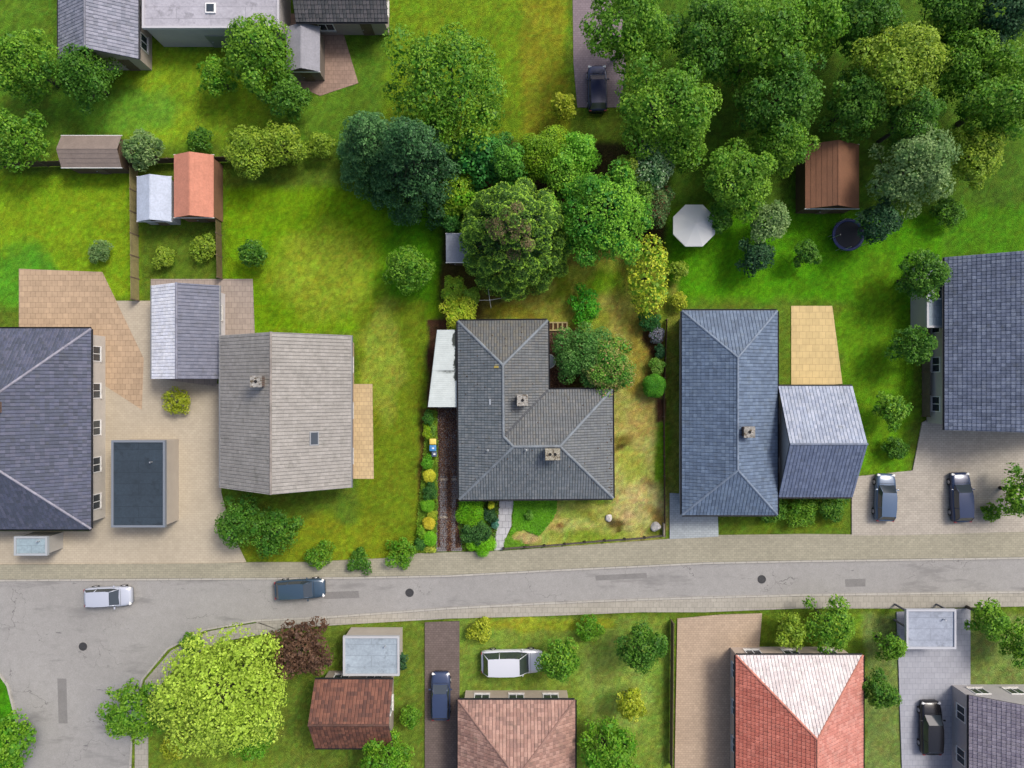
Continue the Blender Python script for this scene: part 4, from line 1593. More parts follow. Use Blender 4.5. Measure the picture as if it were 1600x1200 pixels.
shrub(736, 462, 14, 2.2, (104, 150, 40), (158, 182, 60), "small light green shrub beside the rotary clothes dryer", leaf=.2)
shrub(707, 452, 17, 2.4, (110, 158, 36), (176, 190, 52), "light green shrub south of the weathered shed", leaf=.2, sy=1.3)
shrub(913, 477, 21, 1.7, (50, 132, 26), (112, 190, 40), "small bright green bush standing alone on the back lawn", leaf=.2, k=14, sy=1.45)
shrub(911, 552, 43, 4.2, (58, 110, 36), (124, 164, 80), "large dark green shrub in the bungalow's inner corner", leaf=.2, k=30, fr=(.22, .36), dens=1.3, lump=.3)
shrub(949, 573, 40, 4.6, (66, 126, 36), (146, 180, 66), "shrub with salmon pink shoots touching the bungalow roof", leaf=.2, k=26, fr=(.2, .36), dens=1.15, flower=((204, 156, 112), .08), rim=(160, 156, 84))
shrub(1023, 603, 17, 1.9, (54, 128, 26), (110, 172, 40), "round clipped green bush against the east fence", leaf=.1, ball=True, dens=1.5, jit=.5)
shrub(1026, 572, 12, 1.3, (96, 146, 40), (160, 190, 84), "small pale green shrub just north of the round clipped bush", leaf=.14, sy=1.3)
shrub(1027, 522, 11, 1.3, (78, 96, 84), (176, 168, 180), "grey lilac flowering shrub at the foot of the yellow variegated one", leaf=.12, flower=((170, 156, 190), .25), sy=1.4)
shrub(1016, 503, 15, 1.8, (30, 84, 36), (84, 140, 60), "dark green shrub under the south end of the yellow variegated one", leaf=.16)
shrub(1031, 549, 8, 1.2, (36, 84, 50), (84, 130, 76), "small dark shrub by the east fence between lilac and pale green ones", leaf=.12, sy=1.5)
shrub(827, 805.5, 6.5, .75, (84, 140, 40), (150, 190, 80), "tiny pale green bush standing in the bright ground cover", leaf=.09, k=8)
# beside the driveway, north to south
shrub(669, 652, 8, 1.5, (40, 92, 30), (92, 140, 40), "dark green shrub under the carport's south edge", leaf=.13, sy=1.5)
shrub(668, 672, 8, 1.1, (132, 168, 24), (184, 196, 36), "yellow green hedge plant north of the wheelie bins", leaf=.1, sy=1.8, name="hedge_plant")
shrub(675, 671, 6, .9, (98, 150, 40), (160, 184, 84), "loose pale green plant on the driveway's edge north of the wheelie bins", leaf=.1, sy=2)
shrub(667, 722, 9, 1.1, (76, 150, 26), (140, 192, 50), "fresh green plant just south of the wheelie bins", leaf=.12, sy=1.4)
shrub(671, 744, 9.5, 1.0, (204, 196, 40), (240, 228, 84), "golden rounded shrub by the driveway, the northern one of two", leaf=.09, ball=True, dens=1.5, group="golden shrubs by the driveway")
shrub(672, 767, 11, 1.2, (34, 90, 34), (96, 140, 60), "dark green shrub between the golden shrub and the green mound", leaf=.13, sy=1.3)
shrub(668, 790, 10.5, .9, (96, 164, 24), (154, 200, 50), "green mounded cushion by the driveway between dark shrub and golden one", leaf=.08, ball=True, dens=1.5)
shrub(675, 805, 7, .7, (150, 170, 40), (190, 190, 60), "straggly yellow green plant north of the southern golden shrub", leaf=.1)
shrub(670, 818, 9.5, 1.0, (206, 188, 40), (242, 216, 78), "golden rounded shrub by the driveway, the southern one of two", leaf=.09, ball=True, dens=1.5, group="golden shrubs by the driveway")
shrub(671, 842, 11, .9, (96, 170, 24), (150, 206, 46), "green mounded cushion at the driveway's street end", leaf=.08, ball=True, dens=1.5)
shrub(656, 851, 9, 1.0, (40, 96, 36), (104, 150, 56), "dark green shrub in the plot's south-west corner", leaf=.12)
shrub(672, 858, 8, .5, (160, 176, 50), (214, 206, 90), "low yellow green plants at the driveway's street end", leaf=.1, sx=1.2, sy=.6)
shrub(659, 832, 7, .9, (110, 160, 30), (160, 190, 50), "light green shrub west of the southern cushion", leaf=.12, sy=1.6)
# front bed
shrub(738, 799, 19, 1.3, (96, 168, 12), (160, 206, 34), "lime green mounded shrub at the bungalow's south-west corner", leaf=.10, k=8, fr=(.5, .66), lump=.1, dens=1.6)
shrub(744, 832, 21, 1.6, (28, 70, 28), (100, 146, 66), "dark green shrub with gaps in the middle of the front bed", leaf=.16, k=22, fr=(.18, .3), sx=1.15, sy=.8)
shrub(752, 851, 16, 1.0, (110, 184, 18), (160, 214, 40), "lime green mounded shrub at the front bed's street end", leaf=.09, k=8, fr=(.5, .66), lump=.1, dens=1.6, sy=.75, sx=1.15)
shrub(765, 805, 11, 1.5, (26, 66, 36), (84, 124, 64), "dark green upright shrub beside the slab path", leaf=.13)
shrub(767, 789, 5.5, 1.7, (176, 190, 30), (236, 224, 70), "small yellow conifer by the bungalow wall next to the slab path", leaf=.09, k=8, sy=1.2)
shrub(773, 817, 6, .6, (70, 130, 110), (130, 176, 150), "blue green grassy plant spilling over the slab path", leaf=.14, sy=1.8, aspect=.25)


# ------------------------------------------------------------------ neighbouring buildings
SL = [(98, 112, 136), (88, 102, 128), (108, 122, 146), (92, 104, 124)]
house("hipped_house", "large dark blue grey hip roofed house at the west edge of the view", "house", (-118, 514, 142, 826), 3.0, 32, 'hip', 'y',
      [(92, 97, 118), (86, 92, 110), (100, 103, 122), (82, 88, 104)], (156, 154, 166), (212, 206, 196), chim=((1.5, 2.0, .5, .9, .9, 1),))
house("gabled_house", "long taupe gable roofed house in the lawn west of the bungalow", "house", (345, 524, 548, 762), 3.3, 34, 'gable', 'y',
      [(164, 160, 153), (161, 157, 150), (167, 163, 156)], (150, 142, 134), (200, 176, 144), chim=((-1.0, 2.6, .5, .8, .8, 1),), skylights=((3.0, -2.2, .8, 1.2),), gut=M_GUTTERL)
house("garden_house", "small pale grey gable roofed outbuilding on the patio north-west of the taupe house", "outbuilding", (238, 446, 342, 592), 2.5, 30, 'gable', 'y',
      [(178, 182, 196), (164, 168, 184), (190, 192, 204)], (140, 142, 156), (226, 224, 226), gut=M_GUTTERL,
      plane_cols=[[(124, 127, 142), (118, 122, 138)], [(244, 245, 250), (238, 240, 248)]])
house("slate_house_wing", "dark blue slate hip roofed house with a terrace east of the bungalow", "house", (1066, 486, 1214, 804), 3.0, 28, 'hip', 'y',
      [(108, 126, 150), (102, 120, 143), (114, 132, 154), (98, 115, 138)], (128, 142, 160), (206, 204, 198), chim=((.8, -1.5, .5, .8, .8, 1),))
house("slate_annexe", "blue slate gabled annexe, its north slope coloured as brighter lit, joined to the east house", "annexe", (1216, 604, 1332, 776), 2.95, 28, 'gable', 'x',
      SL, (130, 140, 158), (206, 204, 198), win=True, plane_cols=[[(112, 124, 150), (105, 117, 143), (118, 130, 155)], [(168, 178, 196), (160, 170, 190), (178, 186, 202)]])  # north slope's brighter lighting is put into its paler tile colours
house("slate_roofed_house", "big blue grey gable roofed house at the east edge of the view", "house", (1476, 402, 1700, 672), 3.4, 32, 'gable', 'y',
      [(112, 122, 144), (104, 114, 136), (122, 132, 152), (98, 108, 128)], (140, 146, 160), (200, 196, 188), chim=((1.4, 1.0, .5, .8, .8, 1),))
house("brown_roofed_house", "small house with a dark red brown gable roof south of the road", "house", (492, 1062, 614, 1168), 3.0, 35, 'gable', 'x',
      [(112, 72, 58), (124, 80, 64), (98, 64, 54), (134, 88, 70)], (96, 68, 58), (176, 164, 150))
house("rose_roofed_house", "house with a wide dusty rose brown roof south of the bungalow", "house", (716, 1094, 898, 1330), 3.0, 30, 'hip', 'y',
      [(178, 140, 124), (166, 128, 114), (188, 150, 134), (156, 122, 110)], (150, 116, 104), (206, 190, 172), chim=((0.8, 1.0, .5, .8, .8, 1),))
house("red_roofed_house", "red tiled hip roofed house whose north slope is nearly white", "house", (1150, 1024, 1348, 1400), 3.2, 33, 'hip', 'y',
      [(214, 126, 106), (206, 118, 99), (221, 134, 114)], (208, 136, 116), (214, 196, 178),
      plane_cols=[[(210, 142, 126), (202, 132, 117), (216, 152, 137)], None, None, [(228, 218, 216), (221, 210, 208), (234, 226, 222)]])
house("purple_grey_house", "house with a purple grey gable roof in the south-east corner", "house", (1514, 1086, 1760, 1380), 3.2, 30, 'gable', 'y',
      [(140, 134, 146), (130, 124, 138), (150, 144, 156)], (156, 150, 160), (196, 192, 192))
house("grey_roofed_house", "blue grey gable roofed house at the top left of the view", "house", (92, -120, 216, 92), 3.2, 30, 'gable', 'y',
      [(142, 144, 158), (130, 134, 148), (152, 154, 168)], (120, 122, 134), (190, 176, 164))
house("dark_roofed_house", "dark charcoal gable roofed house at the top of the view, west of the green tree", "house", (462, -120, 606, 34), 3.2, 30, 'gable', 'x',
      [(88, 88, 90), (98, 96, 98), (78, 80, 82)], (110, 108, 110), (176, 164, 156))


def flat_roof(name, label, cat, rect, z, roofc, rimc, wallc, lights=0, openfront=False):
    a, b = W(rect[0], rect[1], z), W(rect[2], rect[3], z)
    cx, cy, hx, hy = (a.x + b.x) / 2, (a.y + b.y) / 2, abs(b.x - a.x) / 2, abs(a.y - b.y) / 2
    root = empty(name, (cx, cy, 0), label, cat)
    bm = NB()
    box(bm, 0, 0, z - .16, 2 * hx - .3, 2 * hy - .3, .18)
    rf = obj("roof", bm, mat("flat_%d_%d_%d" % roofc, lin(roofc), .85, noise=[(.5, .12), (4, .1), (20, .1)], extra=chain(pavers(6.0, 1.0, tuple(v * .6 for v in lin(roofc)), .05, .02), spots(.9, .55, .65, tuple(v * .7 for v in lin(roofc)), 4.0))), root)
    bm = NB()
    for (x, y, sx, sy) in ((0, hy - .09, 2 * hx, .18), (0, -hy + .09, 2 * hx, .18), (hx - .09, 0, .18, 2 * hy - .36), (-hx + .09, 0, .18, 2 * hy - .36)):
        box(bm, x, y, z - .12, sx, sy, .32)
    obj("parapet", bm, mat("rim_%d_%d_%d" % rimc, lin(rimc), .6), root)
    mw = mat("flatwall_%d_%d_%d" % wallc, lin(wallc), .9, noise=[(1, .06)])
    bm = NB()
    if openfront:
        for sx in (-1, 1):
            for t in (-1, 0, 1):
                box(bm, sx * (hx - .3), t * (hy - .3), (z - .28) / 2, .14, .14, z - .28)
        obj("post", bm, mw, root)
    else:
        box(bm, 0, 0, (z - .28) / 2, 2 * hx - .24, 2 * hy - .24, z - .28)
        obj("wall", bm, mw, root)
        door(root, 0, -hy + .09, 0.02, min(2.4, hx), 2.05, -math.pi / 2, M_GUTTERL)
    for i in range(lights):
        y = (i + .5) / lights * 2 * hy * .8 - hy * .8
        bm = NB()
        box(bm, 0, y, z + .0, .9, .9, .16, bev=.05)
        f = obj("skylight", bm, M_WHITE, rf)
        bm = NB()
        box(bm, 0, y, z + .09, .66, .66, .06, bev=.02)
        obj("dome", bm, M_GLASS, f)
    bm = NB()
    tube(bm, (hx * .5, hy * .5, z - .1), (hx * .5, hy * .5, z + .35), .06, .06, 10)
    obj("vent_pipe", bm, M_METAL, rf)
    return root


flat_roof("flat_garage", "flat roofed garage with a dark slate coloured top on the beige forecourt", "garage", (174, 688, 258, 824), 2.8, (52, 66, 78), (130, 138, 148), (196, 186, 172), 0)
flat_roof("flat_garage", "pale blue grey flat roofed garage beside the dark red brown roof", "garage", (536, 994, 624, 1056), 2.6, (168, 182, 192), (196, 198, 200), (196, 186, 172), 0)
flat_roof("conservatory", "pale grey flat roofed extension along the west side of the east edge house", "extension", (1448, 408, 1479, 512), 2.7, (150, 166, 176), (190, 192, 196), (200, 196, 188), 1)
flat_roof("flat_carport", "silver grey flat carport by the road in the south-east", "carport", (1416, 952, 1494, 1014), 2.5, (168, 176, 190), (198, 200, 206), (120, 120, 124), 0, True)
flat_roof("flat_workshop", "wide pale grey flat roofed building at the top left of the view", "building", (222, -60, 436, 44), 3.6, (182, 180, 188), (204, 202, 206), (196, 190, 186), 2)
flat_roof("flat_annexe", "light blue flat roofed lean-to in front of the dark hipped house", "lean-to", (22, 838, 74, 868), 2.4, (158, 178, 186), (180, 186, 190), (190, 186, 178), 0)
shed("garden_shed", "garden shed with a salmon tiled gable roof among the western lawns", (272, 242, 334, 340), 2.4, (212, 142, 116), (150, 110, 84), ridge='y')
shed("greenhouse_shed", "small shed with a pale blue white roof beside the salmon one", (214, 276, 268, 346), 2.1, (196, 206, 222), (188, 190, 194), ridge='y')
shed("garden_shed", "grey brown shed half hidden by shrubs at the western gardens' back edge", (96, 212, 190, 262), 2.3, (142, 128, 118), (104, 84, 66), ridge='x')
shed("garden_shed", "reddish brown roofed shed under the trees north-east of the plot", (1258, 226, 1342, 326), 2.5, (134, 92, 66), (96, 74, 56), ridge='y')
shed("garden_shed", "slim grey shed behind the pale outbuilding's lilac shrub", (448, 42, 500, 112), 2.3, (156, 156, 164), (130, 120, 110), ridge='y')


# ------------------------------------------------------------------ cars and garden things
def car(px, py, ang, paint, label, L=4.3, Wd=1.78, Hc=1.46, name="parked_car", group="cars parked in the drives and on the road", estate=True):
    p = W(px, py, 1.0)
    root = empty(name, (p.x, p.y, .035), label, "car", group, math.radians(ang))
    mp = mat("car_paint_%d_%d_%d" % paint, lin(paint), .22, metal=.15, spec=.7)
    xs = [-.5, -.485, -.42, -.30, -.1, .12, .27, .38, .455, .49, .5]
    hw = [.78, .90, .97, 1.0, 1.0, 1.0, .99, .96, .88, .78, .66]
    zt = [.78, .90, .95, .95, .93, .92, .90, .82, .74, .66, .58]
    bm = NB()
    rows = []
    for x, w, z in zip(xs, hw, zt):
        w = w * Wd / 2
        sec = [(-w * .92, .22), (-w, .45), (-w, z * .78), (-w * .93, z * .96), (-w * .7, z), (0, z + .03), (w * .7, z), (w * .93, z * .96), (w, z * .78), (w, .45), (w * .92, .22)]
        rows.append([bm.verts.new((x * L, a, b)) for a, b in sec])
    for i in range(len(rows) - 1):
        for j in range(len(rows[0]) - 1):
            bm.faces.new((rows[i][j], rows[i + 1][j], rows[i + 1][j + 1], rows[i][j + 1]))
        bm.faces.new((rows[i][0], rows[i][-1], rows[i + 1][-1], rows[i + 1][0]))
    bm.faces.new(rows[0])
    bm.faces.new(rows[-1][::-1])
    body = obj("body", bm, mp, root, True)
    bm = NB()
    for (x, w) in ((.30, .94), (.47, .8), (-.495, .8)):
        box(bm, x * L, 0, zt[6] + .035 if x < .4 and x > 0 else .52, .02, Wd * w * .9, .012 if x > 0 and x < .4 else .12)
    obj('trim', bm, M_TYRE, body)
    # cabin: glass body and painted roof
    rear = -.47 if estate else -.36
    lo = [(rear, .84), (-.2, .90), (.1, .90), (.27, .80)]
    hi = [(rear + .09, .70), (-.2, .74), (.03, .74), (.12, .68)]
    bm = NB()
    A = [[bm.verts.new((x * L, s * w * Wd / 2, .9)) for x, w in lo] for s in (-1, 1)]
    B = [[bm.verts.new((x * L, s * w * Wd / 2, Hc - .04)) for x, w in hi] for s in (-1, 1)]
    for s in (0, 1):
        for i in range(3):
            bm.faces.new((A[s][i], A[s][i + 1], B[s][i + 1], B[s][i]))
    for i in range(3):
        bm.faces.new((B[0][i], B[0][i + 1], B[1][i + 1], B[1][i]))
        bm.faces.new((A[0][i], A[0][i + 1], A[1][i + 1], A[1][i]))
    bm.faces.new((A[0][0], A[1][0], B[1][0], B[0][0]))
    bm.faces.new((A[0][3], A[1][3], B[1][3], B[0][3]))
    obj("window_glass", bm, M_GLASS, root)
    bm = NB()
    rows = []
    for (x, w), dz in zip(hi, (-.01, .025, .02, -.015)):
        w = (w + .02) * Wd / 2
        rows.append([bm.verts.new((x * L, w * q, Hc - .03 + dz + .035 * (1 - q * q))) for q in (-1, -.6, 0, .6, 1)])
    for i in range(3):
        for j in range(4):
            bm.faces.new((rows[i][j], rows[i + 1][j], rows[i + 1][j + 1], rows[i][j + 1]))
    for s in (-1, 1):
        for (a, b) in ((lo[0], hi[0]), (lo[1], hi[1]), (lo[3], hi[3])):
            tube(bm, (a[0] * L, s * a[1] * Wd / 2, .9), (b[0] * L, s * b[1] * Wd / 2, Hc - .03), .035, .035, 6)
    obj("car_roof", bm, mp, root, True)
    for sx in (-.31, .31):
        for s in (-1, 1):
            bm = NB()
            tube(bm, (sx * L, s * (Wd / 2 - .2), .32), (sx * L, s * (Wd / 2 + .01), .32), .32, .32, 20)
            w = obj("wheel", bm, M_TYRE, root, False)
            bm = NB()
            tube(bm, (sx * L, s * (Wd / 2 - .02), .32), (sx * L, s * (Wd / 2 + .025), .32), .2, .18, 14)
            obj("rim", bm, M_RIM, w)
    for s in (-1, 1):
        bm = NB()
        box(bm, .462 * L, s * Wd * .36, .66, .2, .34, .13, s * -.5, .03)
        obj("headlight", bm, M_WHITE, root)
        bm = NB()
        box(bm, -.488 * L, s * Wd * .38, .76, .12, .22, .2, 0, .02)
        obj("tail_light", bm, mat("tail_red", (.25, .02, .02), .3), root)
        bm = NB()
        box(bm, .17 * L, s * (Wd / 2 + .08), .95, .12, .2, .12, 0, .03)
        obj("mirror", bm, mp, root)
    return root


car(467, 922, 3, (66, 88, 108), "dark teal blue car on the road in front of the long lawn", 4.5)
car(166, 934, 2, (206, 212, 226), "white car standing at the road junction in the west", 4.2)
car(1386, 778, 88, (88, 110, 138), "mid blue grey car parked in front of the slate annexe", 4.3)
car(1505, 778, 92, (50, 64, 96), "navy car parked in the east, the easternmost on the light paving", 4.5)
car(688, 1090, 90, (64, 78, 110), "dark blue car on the brown grey driveway south of the road", 4.3)
car(1458, 1140, 90, (34, 34, 38), "black estate car on the silver grey forecourt", 4.8, 1.9)
car(934, 136, 91, (44, 50, 88), "deep navy car at the end of the mauve grey drive", 4.2)
car(800, 1036, 1, (232, 234, 240), "long white van parked across the garden south of the road", 5.6, 2.15, 2.1)


def parasol(px, py, label):
    z = 2.5
    p = W(px, py, z)
    root = empty("garden_parasol", (p.x, p.y, 0), label, "parasol")
    bm = NB()
    n, R = 8, 2.0
    top = bm.verts.new((0, 0, z + .45))
    ringv = [bm.verts.new((R * math.cos(math.pi / 8 + i * math.pi / 4), R * math.sin(math.pi / 8 + i * math.pi / 4), z - .1)) for i in range(n)]
    hem = [bm.verts.new((v.co.x, v.co.y, v.co.z - .18)) for v in ringv]
    for i in range(n):
        j = (i + 1) % n
        bm.faces.new((top, ringv[i], ringv[j]))
        bm.faces.new((ringv[i], hem[i], hem[j], ringv[j]))
    bmesh.ops.recalc_face_normals(bm, faces=bm.faces)
    c = obj("canopy", bm, mat("white_canvas", lin((238, 240, 238)), .8, translucent=.2), root)
    md = c.modifiers.new("s", 'SOLIDIFY')
    md.thickness = .01
    bm = NB(); tube(bm, (0, 0, 0), (0, 0, z + .5), .03, .025, 10); obj("pole", bm, M_METAL, root)
    bm = NB(); disc(bm, (0, 0), .35, .3, 0, .12, 20); obj("base", bm, M_CONC, root)
    for i in range(n):
        bm = NB()
        t = math.pi / 8 + i * math.pi / 4
        tube(bm, (0, 0, z + .40), (R * .97 * math.cos(t), R * .97 * math.sin(t), z - .13), .014, .01, 5)
        obj("rib", bm, M_METAL, root)


parasol(1085, 352, "open white parasol in the garden east of the wooded corner")


def trampoline(px, py, R, label):
    p = W(px, py, .8)
    root = empty("trampoline", (p.x, p.y, 0), label, "trampoline")
    bm = NB(); disc(bm, (0, 0), R * .82, R * .82, .84, .855, 36); obj("mat", bm, mat("jump_mat", (.015, .016, .02), .7), root)
    bm = NB(); ring(bm, (0, 0), R * .92, R * .10, .86, 36, 6)
    for v in bm.verts:
        v.co.z = .86 + (v.co.z - .86) * .25
    obj("pad", bm, cmat("pad_blue", (54, 66, 116), .5), root, True)
    for i in range(6):
        t = i * math.pi / 3
        bm = NB(); tube(bm, (R * math.cos(t), R * math.sin(t), 0), (R * math.cos(t), R * math.sin(t), .84), .03, .03, 8); obj("leg", bm, M_METAL, root)
        bm = NB(); tube(bm, (R * math.cos(t + .2), R * math.sin(t + .2), .3), (R * math.cos(t + .2), R * math.sin(t + .2), 2.4), .02, .02, 8); obj("pole", bm, M_METAL, root)


trampoline(1325, 367, 1.45, "round trampoline with a navy pad on the lawn under the eastern trees")


# ------------------------------------------------------------------ neighbouring trees and shrubs
G = {'mid': ((78, 128, 28), (138, 172, 46)), 'dark': ((60, 108, 28), (110, 150, 44)), 'blue': ((34, 74, 44), (76, 112, 66)), 'lime': ((166, 188, 62), (196, 210, 82)),
     'fresh': ((80, 136, 24), (138, 172, 44)), 'olive': ((118, 146, 36), (172, 186, 58)), 'grey': ((96, 128, 66), (158, 176, 110)), 'yellow': ((150, 162, 34), (196, 192, 60)),
     'brown': ((92, 64, 50), (128, 92, 70))}
T = [  # px, py, radius px, height, palette, label
    (702, 138, 82, 10, 'mid', "large green tree in the garden north of the plot"),
    (350, 1080, 92, 9, 'lime', "broad lime yellow tree by the side street south of the road"),
    (212, 1110, 46, 6, 'mid', "green tree between the side street and the lime yellow tree"),
    (405, 82, 52, 7, 'mid', "green tree below the wide pale flat roof at the top"),
    (340, 120, 26, 4, 'fresh', "small fresh green tree on the upper left lawn"),
    (40, 100, 48, 7, 'mid', "green tree left of the blue grey roof at the top left"),
    (130, 118, 40, 6, 'dark', "dark green tree under the blue grey roof at the top left"),
    (20, 215, 42, 6, 'mid', "green tree at the left edge beside the grey brown shed"),
    (222, 232, 28, 4, 'grey', "grey green tree between the grey brown shed and the salmon one"),
    (388, 236, 34, 5, 'olive', "olive tree east of the salmon roofed shed"),
    (450, 150, 30, 5, 'dark', "dark tree beside the pinkish paved yard"),
    (440, 225, 34, 4, 'olive', "olive green tree at the long lawn's north-west end"),
    (980, 40, 60, 9, 'mid', "green tree east of the mauve grey drive, at the picture's top"),
    (1040, 170, 72, 10, 'mid', "broad green tree beyond the plot's north-east corner"),
    (1110, 60, 62, 9, 'dark', "dark green tree in the upper wood, west of the bright one"),
    (1190, 60, 68, 10, 'mid', "tall green tree in the upper middle of the wood"),
    (1262, 38, 55, 9, 'fresh', "bright green tree in the top middle of the wood"),
    (1220, 150, 62, 9, 'dark', "dark green tree in the centre of the wood"),
    (1345, 30, 52, 9, 'dark', "dark green tree at the top of the wood, right of the bright one"),
    (1400, 100, 64, 10, 'olive', "olive green tree in the upper right of the wood"),
    (1500, 95, 50, 9, 'mid', "green tree in the upper right between olive tree and corner"),
    (1572, 150, 66, 10, 'mid', "green tree at the right edge of the wood"),
    (1560, 18, 50, 11, 'blue', "very dark tree in the top right corner"),
    (1480, 20, 44, 10, 'dark', "dark tree at the top next to the corner one"),
    (1335, 160, 46, 8, 'dark', "dark tree north of the reddish brown shed roof"),
    (1420, 190, 40, 8, 'dark', "dark tree between the olive tree and the grey green one"),
    (1425, 262, 56, 9, 'grey', "tall grey green tree right of the reddish brown shed roof"),
    (1520, 240, 44, 7, 'olive', "olive tree on the wood's lower right side"),
    (1150, 280, 54, 8, 'mid', "green tree between the white parasol and the wood"),
    (1200, 345, 32, 5, 'grey', "grey green tree right of the white parasol"),
    (1218, 225, 40, 7, 'mid', "green tree left of the reddish brown shed roof"),
    (1370, 345, 30, 6, 'blue', "dark blue green tree right of the navy trampoline"),
    (1125, 340, 20, 4, 'dark', "small dark tree next to the white parasol"),
    (1260, 395, 18, 3.5, 'dark', "small dark tree left of the navy trampoline"),
    (1440, 430, 34, 6, 'dark', "dark tree at the north-west corner of the east edge house"),
    (1425, 540, 28, 5, 'dark', "dark green tree in the garden gap between the slate houses"),
    (1392, 640, 24, 4, 'mid', "green tree beside the slate annexe's east gable"),
    (1070, 230, 30, 6, 'mid', "green tree just outside the plot's north-east corner"),
    (640, 420, 34, 5, 'mid', "green tree on the long lawn, left of the weathered shed"),
    (470, 1012, 42, 6, 'brown', "brown leaved tree by the road left of the pale flat garage"),
    (1002, 1010, 34, 6, 'dark', "dark green tree by the road south of the lawn's boulders"),
    (872, 1030, 30, 5, 'mid', "green tree right of the long white van"),
    (950, 1170, 44, 6, 'fresh', "bright green tree right of the rose brown roof"),
    (985, 1100, 22, 4, 'yellow', "small yellow green tree beside the rose beige driveway"),
    (1300, 975, 36, 4, 'mid', "green tree between the road and the red roofed house"),
    (1235, 985, 24, 3.5, 'olive', "small olive tree by the road north of the red roofed house"),
    (1372, 1080, 26, 5, 'dark', "dark tree between the red roofed house and the silver forecourt"),
    (1392, 1010, 20, 4, 'mid', "small green tree left of the silver grey carport"),
    (1545, 965, 28, 5, 'mid', "green tree right of the silver grey carport"),
    (1596, 1000, 30, 5, 'mid', "green tree at the right edge south of the road"),
    (375, 815, 36, 4.5, 'dark', "dark green tree at the south-west corner of the taupe house"),
    (430, 830, 34, 3.5, 'dark', "dark green tree south of the taupe house's dark gable"),
    (1600, 770, 36, 5, 'mid', "green tree at the right edge beside the navy car"),
    (5, 1160, 44, 5, 'fresh', "bright green tree at the bottom left corner"),
    (400, 1150, 26, 5, 'fresh', "fresh green tree right of the broad lime yellow one"),
    (600, 1185, 40, 5, 'fresh', "fresh green tree below the dark red brown roof"),
    (10, 560, 24, 4, 'mid', "green tree over the north end of the dark hipped house"),
    (395, 395, 20, 3, 'dark', "small dark green tree on the long lawn's western edge"),
    (880, 165, 18, 4, 'yellow', "small yellow green tree west of the mauve drive"),
    (1180, 400, 24, 4, 'blue', "small blue green tree on the bright eastern lawn"),
]
for (px, py, r, h, pal, lab) in T:
    c0, c1 = G[pal]
    big = r > 40
    tree(px, py, r, h, c0, c1, lab, leaf=.29 if big else .25, k=44 if r > 60 else (30 if big else 17), dens=.9, low=.14, lump=.38, fr=(.17, .32) if big else (.24, .40), name="garden_tree")
conifer(556, 190, 12, 3.4, "dark blue green conifer west of the plot, the left one of two", (50, 94, 46), (84, 126, 66), (110, 150, 86), seed=8, fans=110, per=110, leaf=.2, name="spruce_tree", bluntness=1.5, fr=.7)
conifer(628, 205, 13, 4.3, "dark blue green conifer close to the plot's north-west corner", (36, 78, 40), (62, 104, 56), (88, 130, 74), seed=9, fans=140, per=110, leaf=.2, name="spruce_tree", bluntness=1.5, fr=.75)
SHR = [
    (548, 240, 22, 2.5, 'dark', "dark green bush at the foot of the left conifer"), (690, 260, 20, 3, 'blue', "dark green bush right of the conifer near the plot's corner"),
    (500, 228, 20, 2.5, 'olive', "olive bush left of the two conifers"), (310, 218, 18, 2, 'dark', "dark bush behind the salmon roofed shed"),
    (255, 402, 16, 1.6, 'olive', "olive bush south of the salmon roofed shed"), (155, 392, 16, 1.6, 'grey', "grey green bush on the western lawn"),
    (318, 385, 20, 1.6, 'olive', "low olive bush north of the pale outbuilding"), (276, 628, 20, 1.6, 'yellow', "yellow green bush in the bed between forecourt and taupe house"),
    (1205, 792, 22, 1.6, 'dark', "dark green bush in front of the blue slate roof, westernmost of three"), (1250, 800, 24, 1.6, 'mid', "mid green bush in front of the blue slate roof, middle of three"),
    (1298, 792, 22, 1.6, 'dark', "dark green bush in front of the blue slate roof, easternmost of three"),
    (1060, 470, 14, 1.5, 'yellow', "yellow green bush at the north-west corner of the blue slate roof"), (1400, 700, 18, 1.8, 'dark', "dark bush north of the mid blue grey car"),
    (1550, 800, 14, 1.4, 'mid', "green bush beside the navy car"), (500, 865, 20, 1.2, 'mid', "green bush by the pavement on the long lawn"),
    (560, 876, 18, 1.2, 'dark', "dark green bush by the pavement south of the taupe house"), (625, 862, 22, 1.3, 'fresh', "fresh green bush by the pavement near the driveway hedge"),
    (750, 985, 18, 1.4, 'yellow', "yellow green bush by the road south of the front bed"), (920, 984, 20, 1.5, 'fresh', "fresh green bush by the road south of the front lawn"),
    (540, 930, 0, 0, '', ""), (622, 1035, 14, 2, 'blue', "blue green bush between the pale flat garage and the brown driveway"),
    (640, 1120, 16, 2, 'mid', "green bush left of the dark blue car"), (300, 1005, 16, 1.6, 'mid', "green bush on the street corner by the lime yellow tree"),
    (270, 1170, 18, 1.4, 'yellow', "yellow bush at the bottom edge near the side street"), (1330, 205, 0, 0, '', ""),
    (1480, 330, 22, 2.5, 'dark', "dark bush north of the east edge house"), (1060, 420, 14, 2, 'olive', "olive bush just east of the yellow variegated shrub"),
]
for (px, py, r, h, pal, lab) in SHR:
    if r:
        c0, c1 = G[pal]
        shrub(px, py, r, h, c0, c1, lab, leaf=.2, k=12, dens=1.0, name="garden_bush")

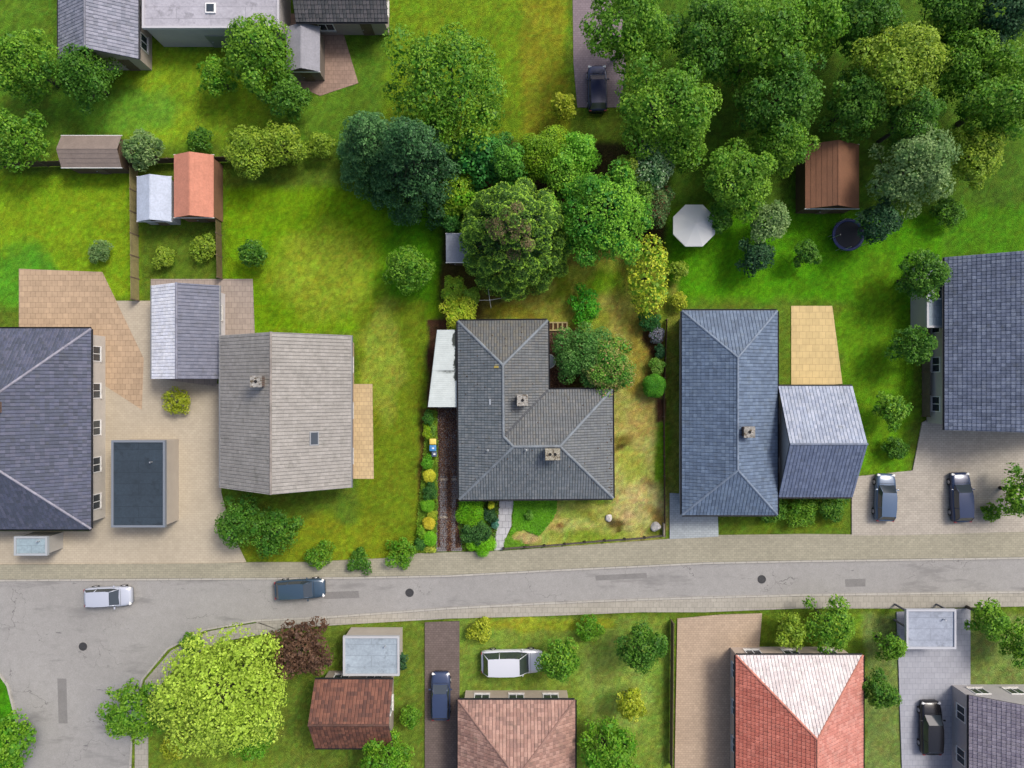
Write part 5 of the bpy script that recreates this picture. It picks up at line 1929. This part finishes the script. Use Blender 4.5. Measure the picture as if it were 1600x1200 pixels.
# fences between the neighbouring gardens
board_fence("garden_fence", [(216, 268), (218, 470)], 1.4, "board fence between the two western lawns", (150, 140, 92), 2.0)
board_fence("garden_fence", [(345, 300), (348, 436)], 1.2, "board fence between the salmon shed's garden and the long lawn", (110, 96, 64), 2.0)
board_fence("garden_fence", [(10, 262), (470, 250)], 1.4, "long dark board fence behind the western gardens", (86, 72, 54), 2.0)
board_fence("garden_fence", [(1440, 480), (1440, 650)], 1.2, "board fence between the two slate houses' gardens", (110, 100, 84), 2.0)
board_fence("garden_fence", [(1048, 968), (1046, 1190)], 1.2, "board fence west of the rose beige driveway", (120, 104, 82), 2.0)

# pale cross bands in the drive
for (y, lab) in ((749, "pale paving band across the driveway beside the golden shrub"), (808, "pale paving band across the driveway nearer the street")):
    slab("paving_band", [(684, y - 1.6), (719, y - 1.6), (719, y + 1.6), (684, y + 1.6)], -0.1, 0.039, mat("pale_band", lin((176, 166, 150)), .9, noise=[(8, .25)]), lab, "paving")
# a closed screen of growth along the plot's north and west edge
for (px, py, rr, h, c0, c1, lab) in (
        (724, 236, 26, 5.5, (40, 104, 40), (104, 164, 66), "dark green tree right at the plot's north-west corner post"),
        (772, 240, 26, 6, (44, 104, 36), (110, 164, 60), "dark green tree along the plot's north edge, left of the yellow green one"),
        (712, 268, 20, 4, (60, 124, 36), (130, 172, 56), "green shrubby tree on the plot's west edge near the spruces"),
        (704, 326, 17, 4, (84, 146, 30), (160, 186, 44), "yellowish green shrubby tree north of the weathered shed"),
        (876, 268, 30, 7, (80, 142, 34), (156, 196, 56), "fresh green tree between the yellow green tree and the broad bright tree"),
        (1030, 242, 22, 5, (66, 112, 62), (180, 200, 146), "grey green variegated tree at the plot's outermost north-east corner"),
        (1000, 300, 24, 5, (66, 120, 36), (140, 172, 60), "green tree between the broad bright tree and the brownish shrub")):
    tree(px, py, rr, h, c0, c1, lab, leaf=.24, k=20, low=.08, dens=1.0)

carpet("ground_cover", [(669, 640), (683, 642), (684, 700), (684, 790), (681, 862), (650, 862), (652, 820), (660, 740)], 12000, .12, .35, (70, 124, 20), (150, 180, 44),
       "mixed green and yellow low plants along the west side of the driveway", "ground cover")
carpet("ground_cover", [(716, 782), (779, 782), (778, 812), (772, 858), (722, 858), (716, 820)], 5000, .12, .18, (60, 104, 24), (120, 160, 40),
       "low green plants between the shrubs of the front bed", "ground cover")
M_IRON = mat("cast_iron", (0.05, 0.05, 0.052), .7, metal=.4, noise=[(9, .3)])
for i, (px, py, lab) in enumerate(((640, 926, "round iron manhole cover in the road south of the driveway hedge"), (1190, 905, "round iron manhole cover in the road south of the slate house"),
                                   (130, 1010, "round iron manhole cover in the mouth of the side street"))):
    p = W(px, py)
    bm = NB()
    disc(bm, (0, 0), .33, .33, -.01, .008, 28)
    ring(bm, (0, 0), .36, .03, .002, 28, 6)
    o_ = obj("manhole_cover", bm, M_IRON)
    o_.location = (p.x, p.y, .032)
    put(o_, lab, "manhole cover", "manhole covers in the road")
M_PATCH = mat("asphalt_patch", lin((136, 134, 131)), .92, noise=[(1, .08), (14, .16)], bump=(25, .006))
for pts, lab in (([(505, 925), (560, 923), (562, 934), (506, 936)], "darker repaired asphalt strip near the teal car"), ([(930, 899), (1010, 895), (1011, 903), (931, 907)], "darker repaired asphalt strip south of the boulders"),
                 ([(1320, 905), (1352, 904), (1352, 916), (1321, 917)], "darker repaired asphalt rectangle in the eastern road"), ([(90, 1060), (104, 1060), (106, 1130), (92, 1130)], "darker repaired asphalt strip in the side street")):
    slab("road_patch", pts, -.1, .034, M_PATCH, lab, "road patch")
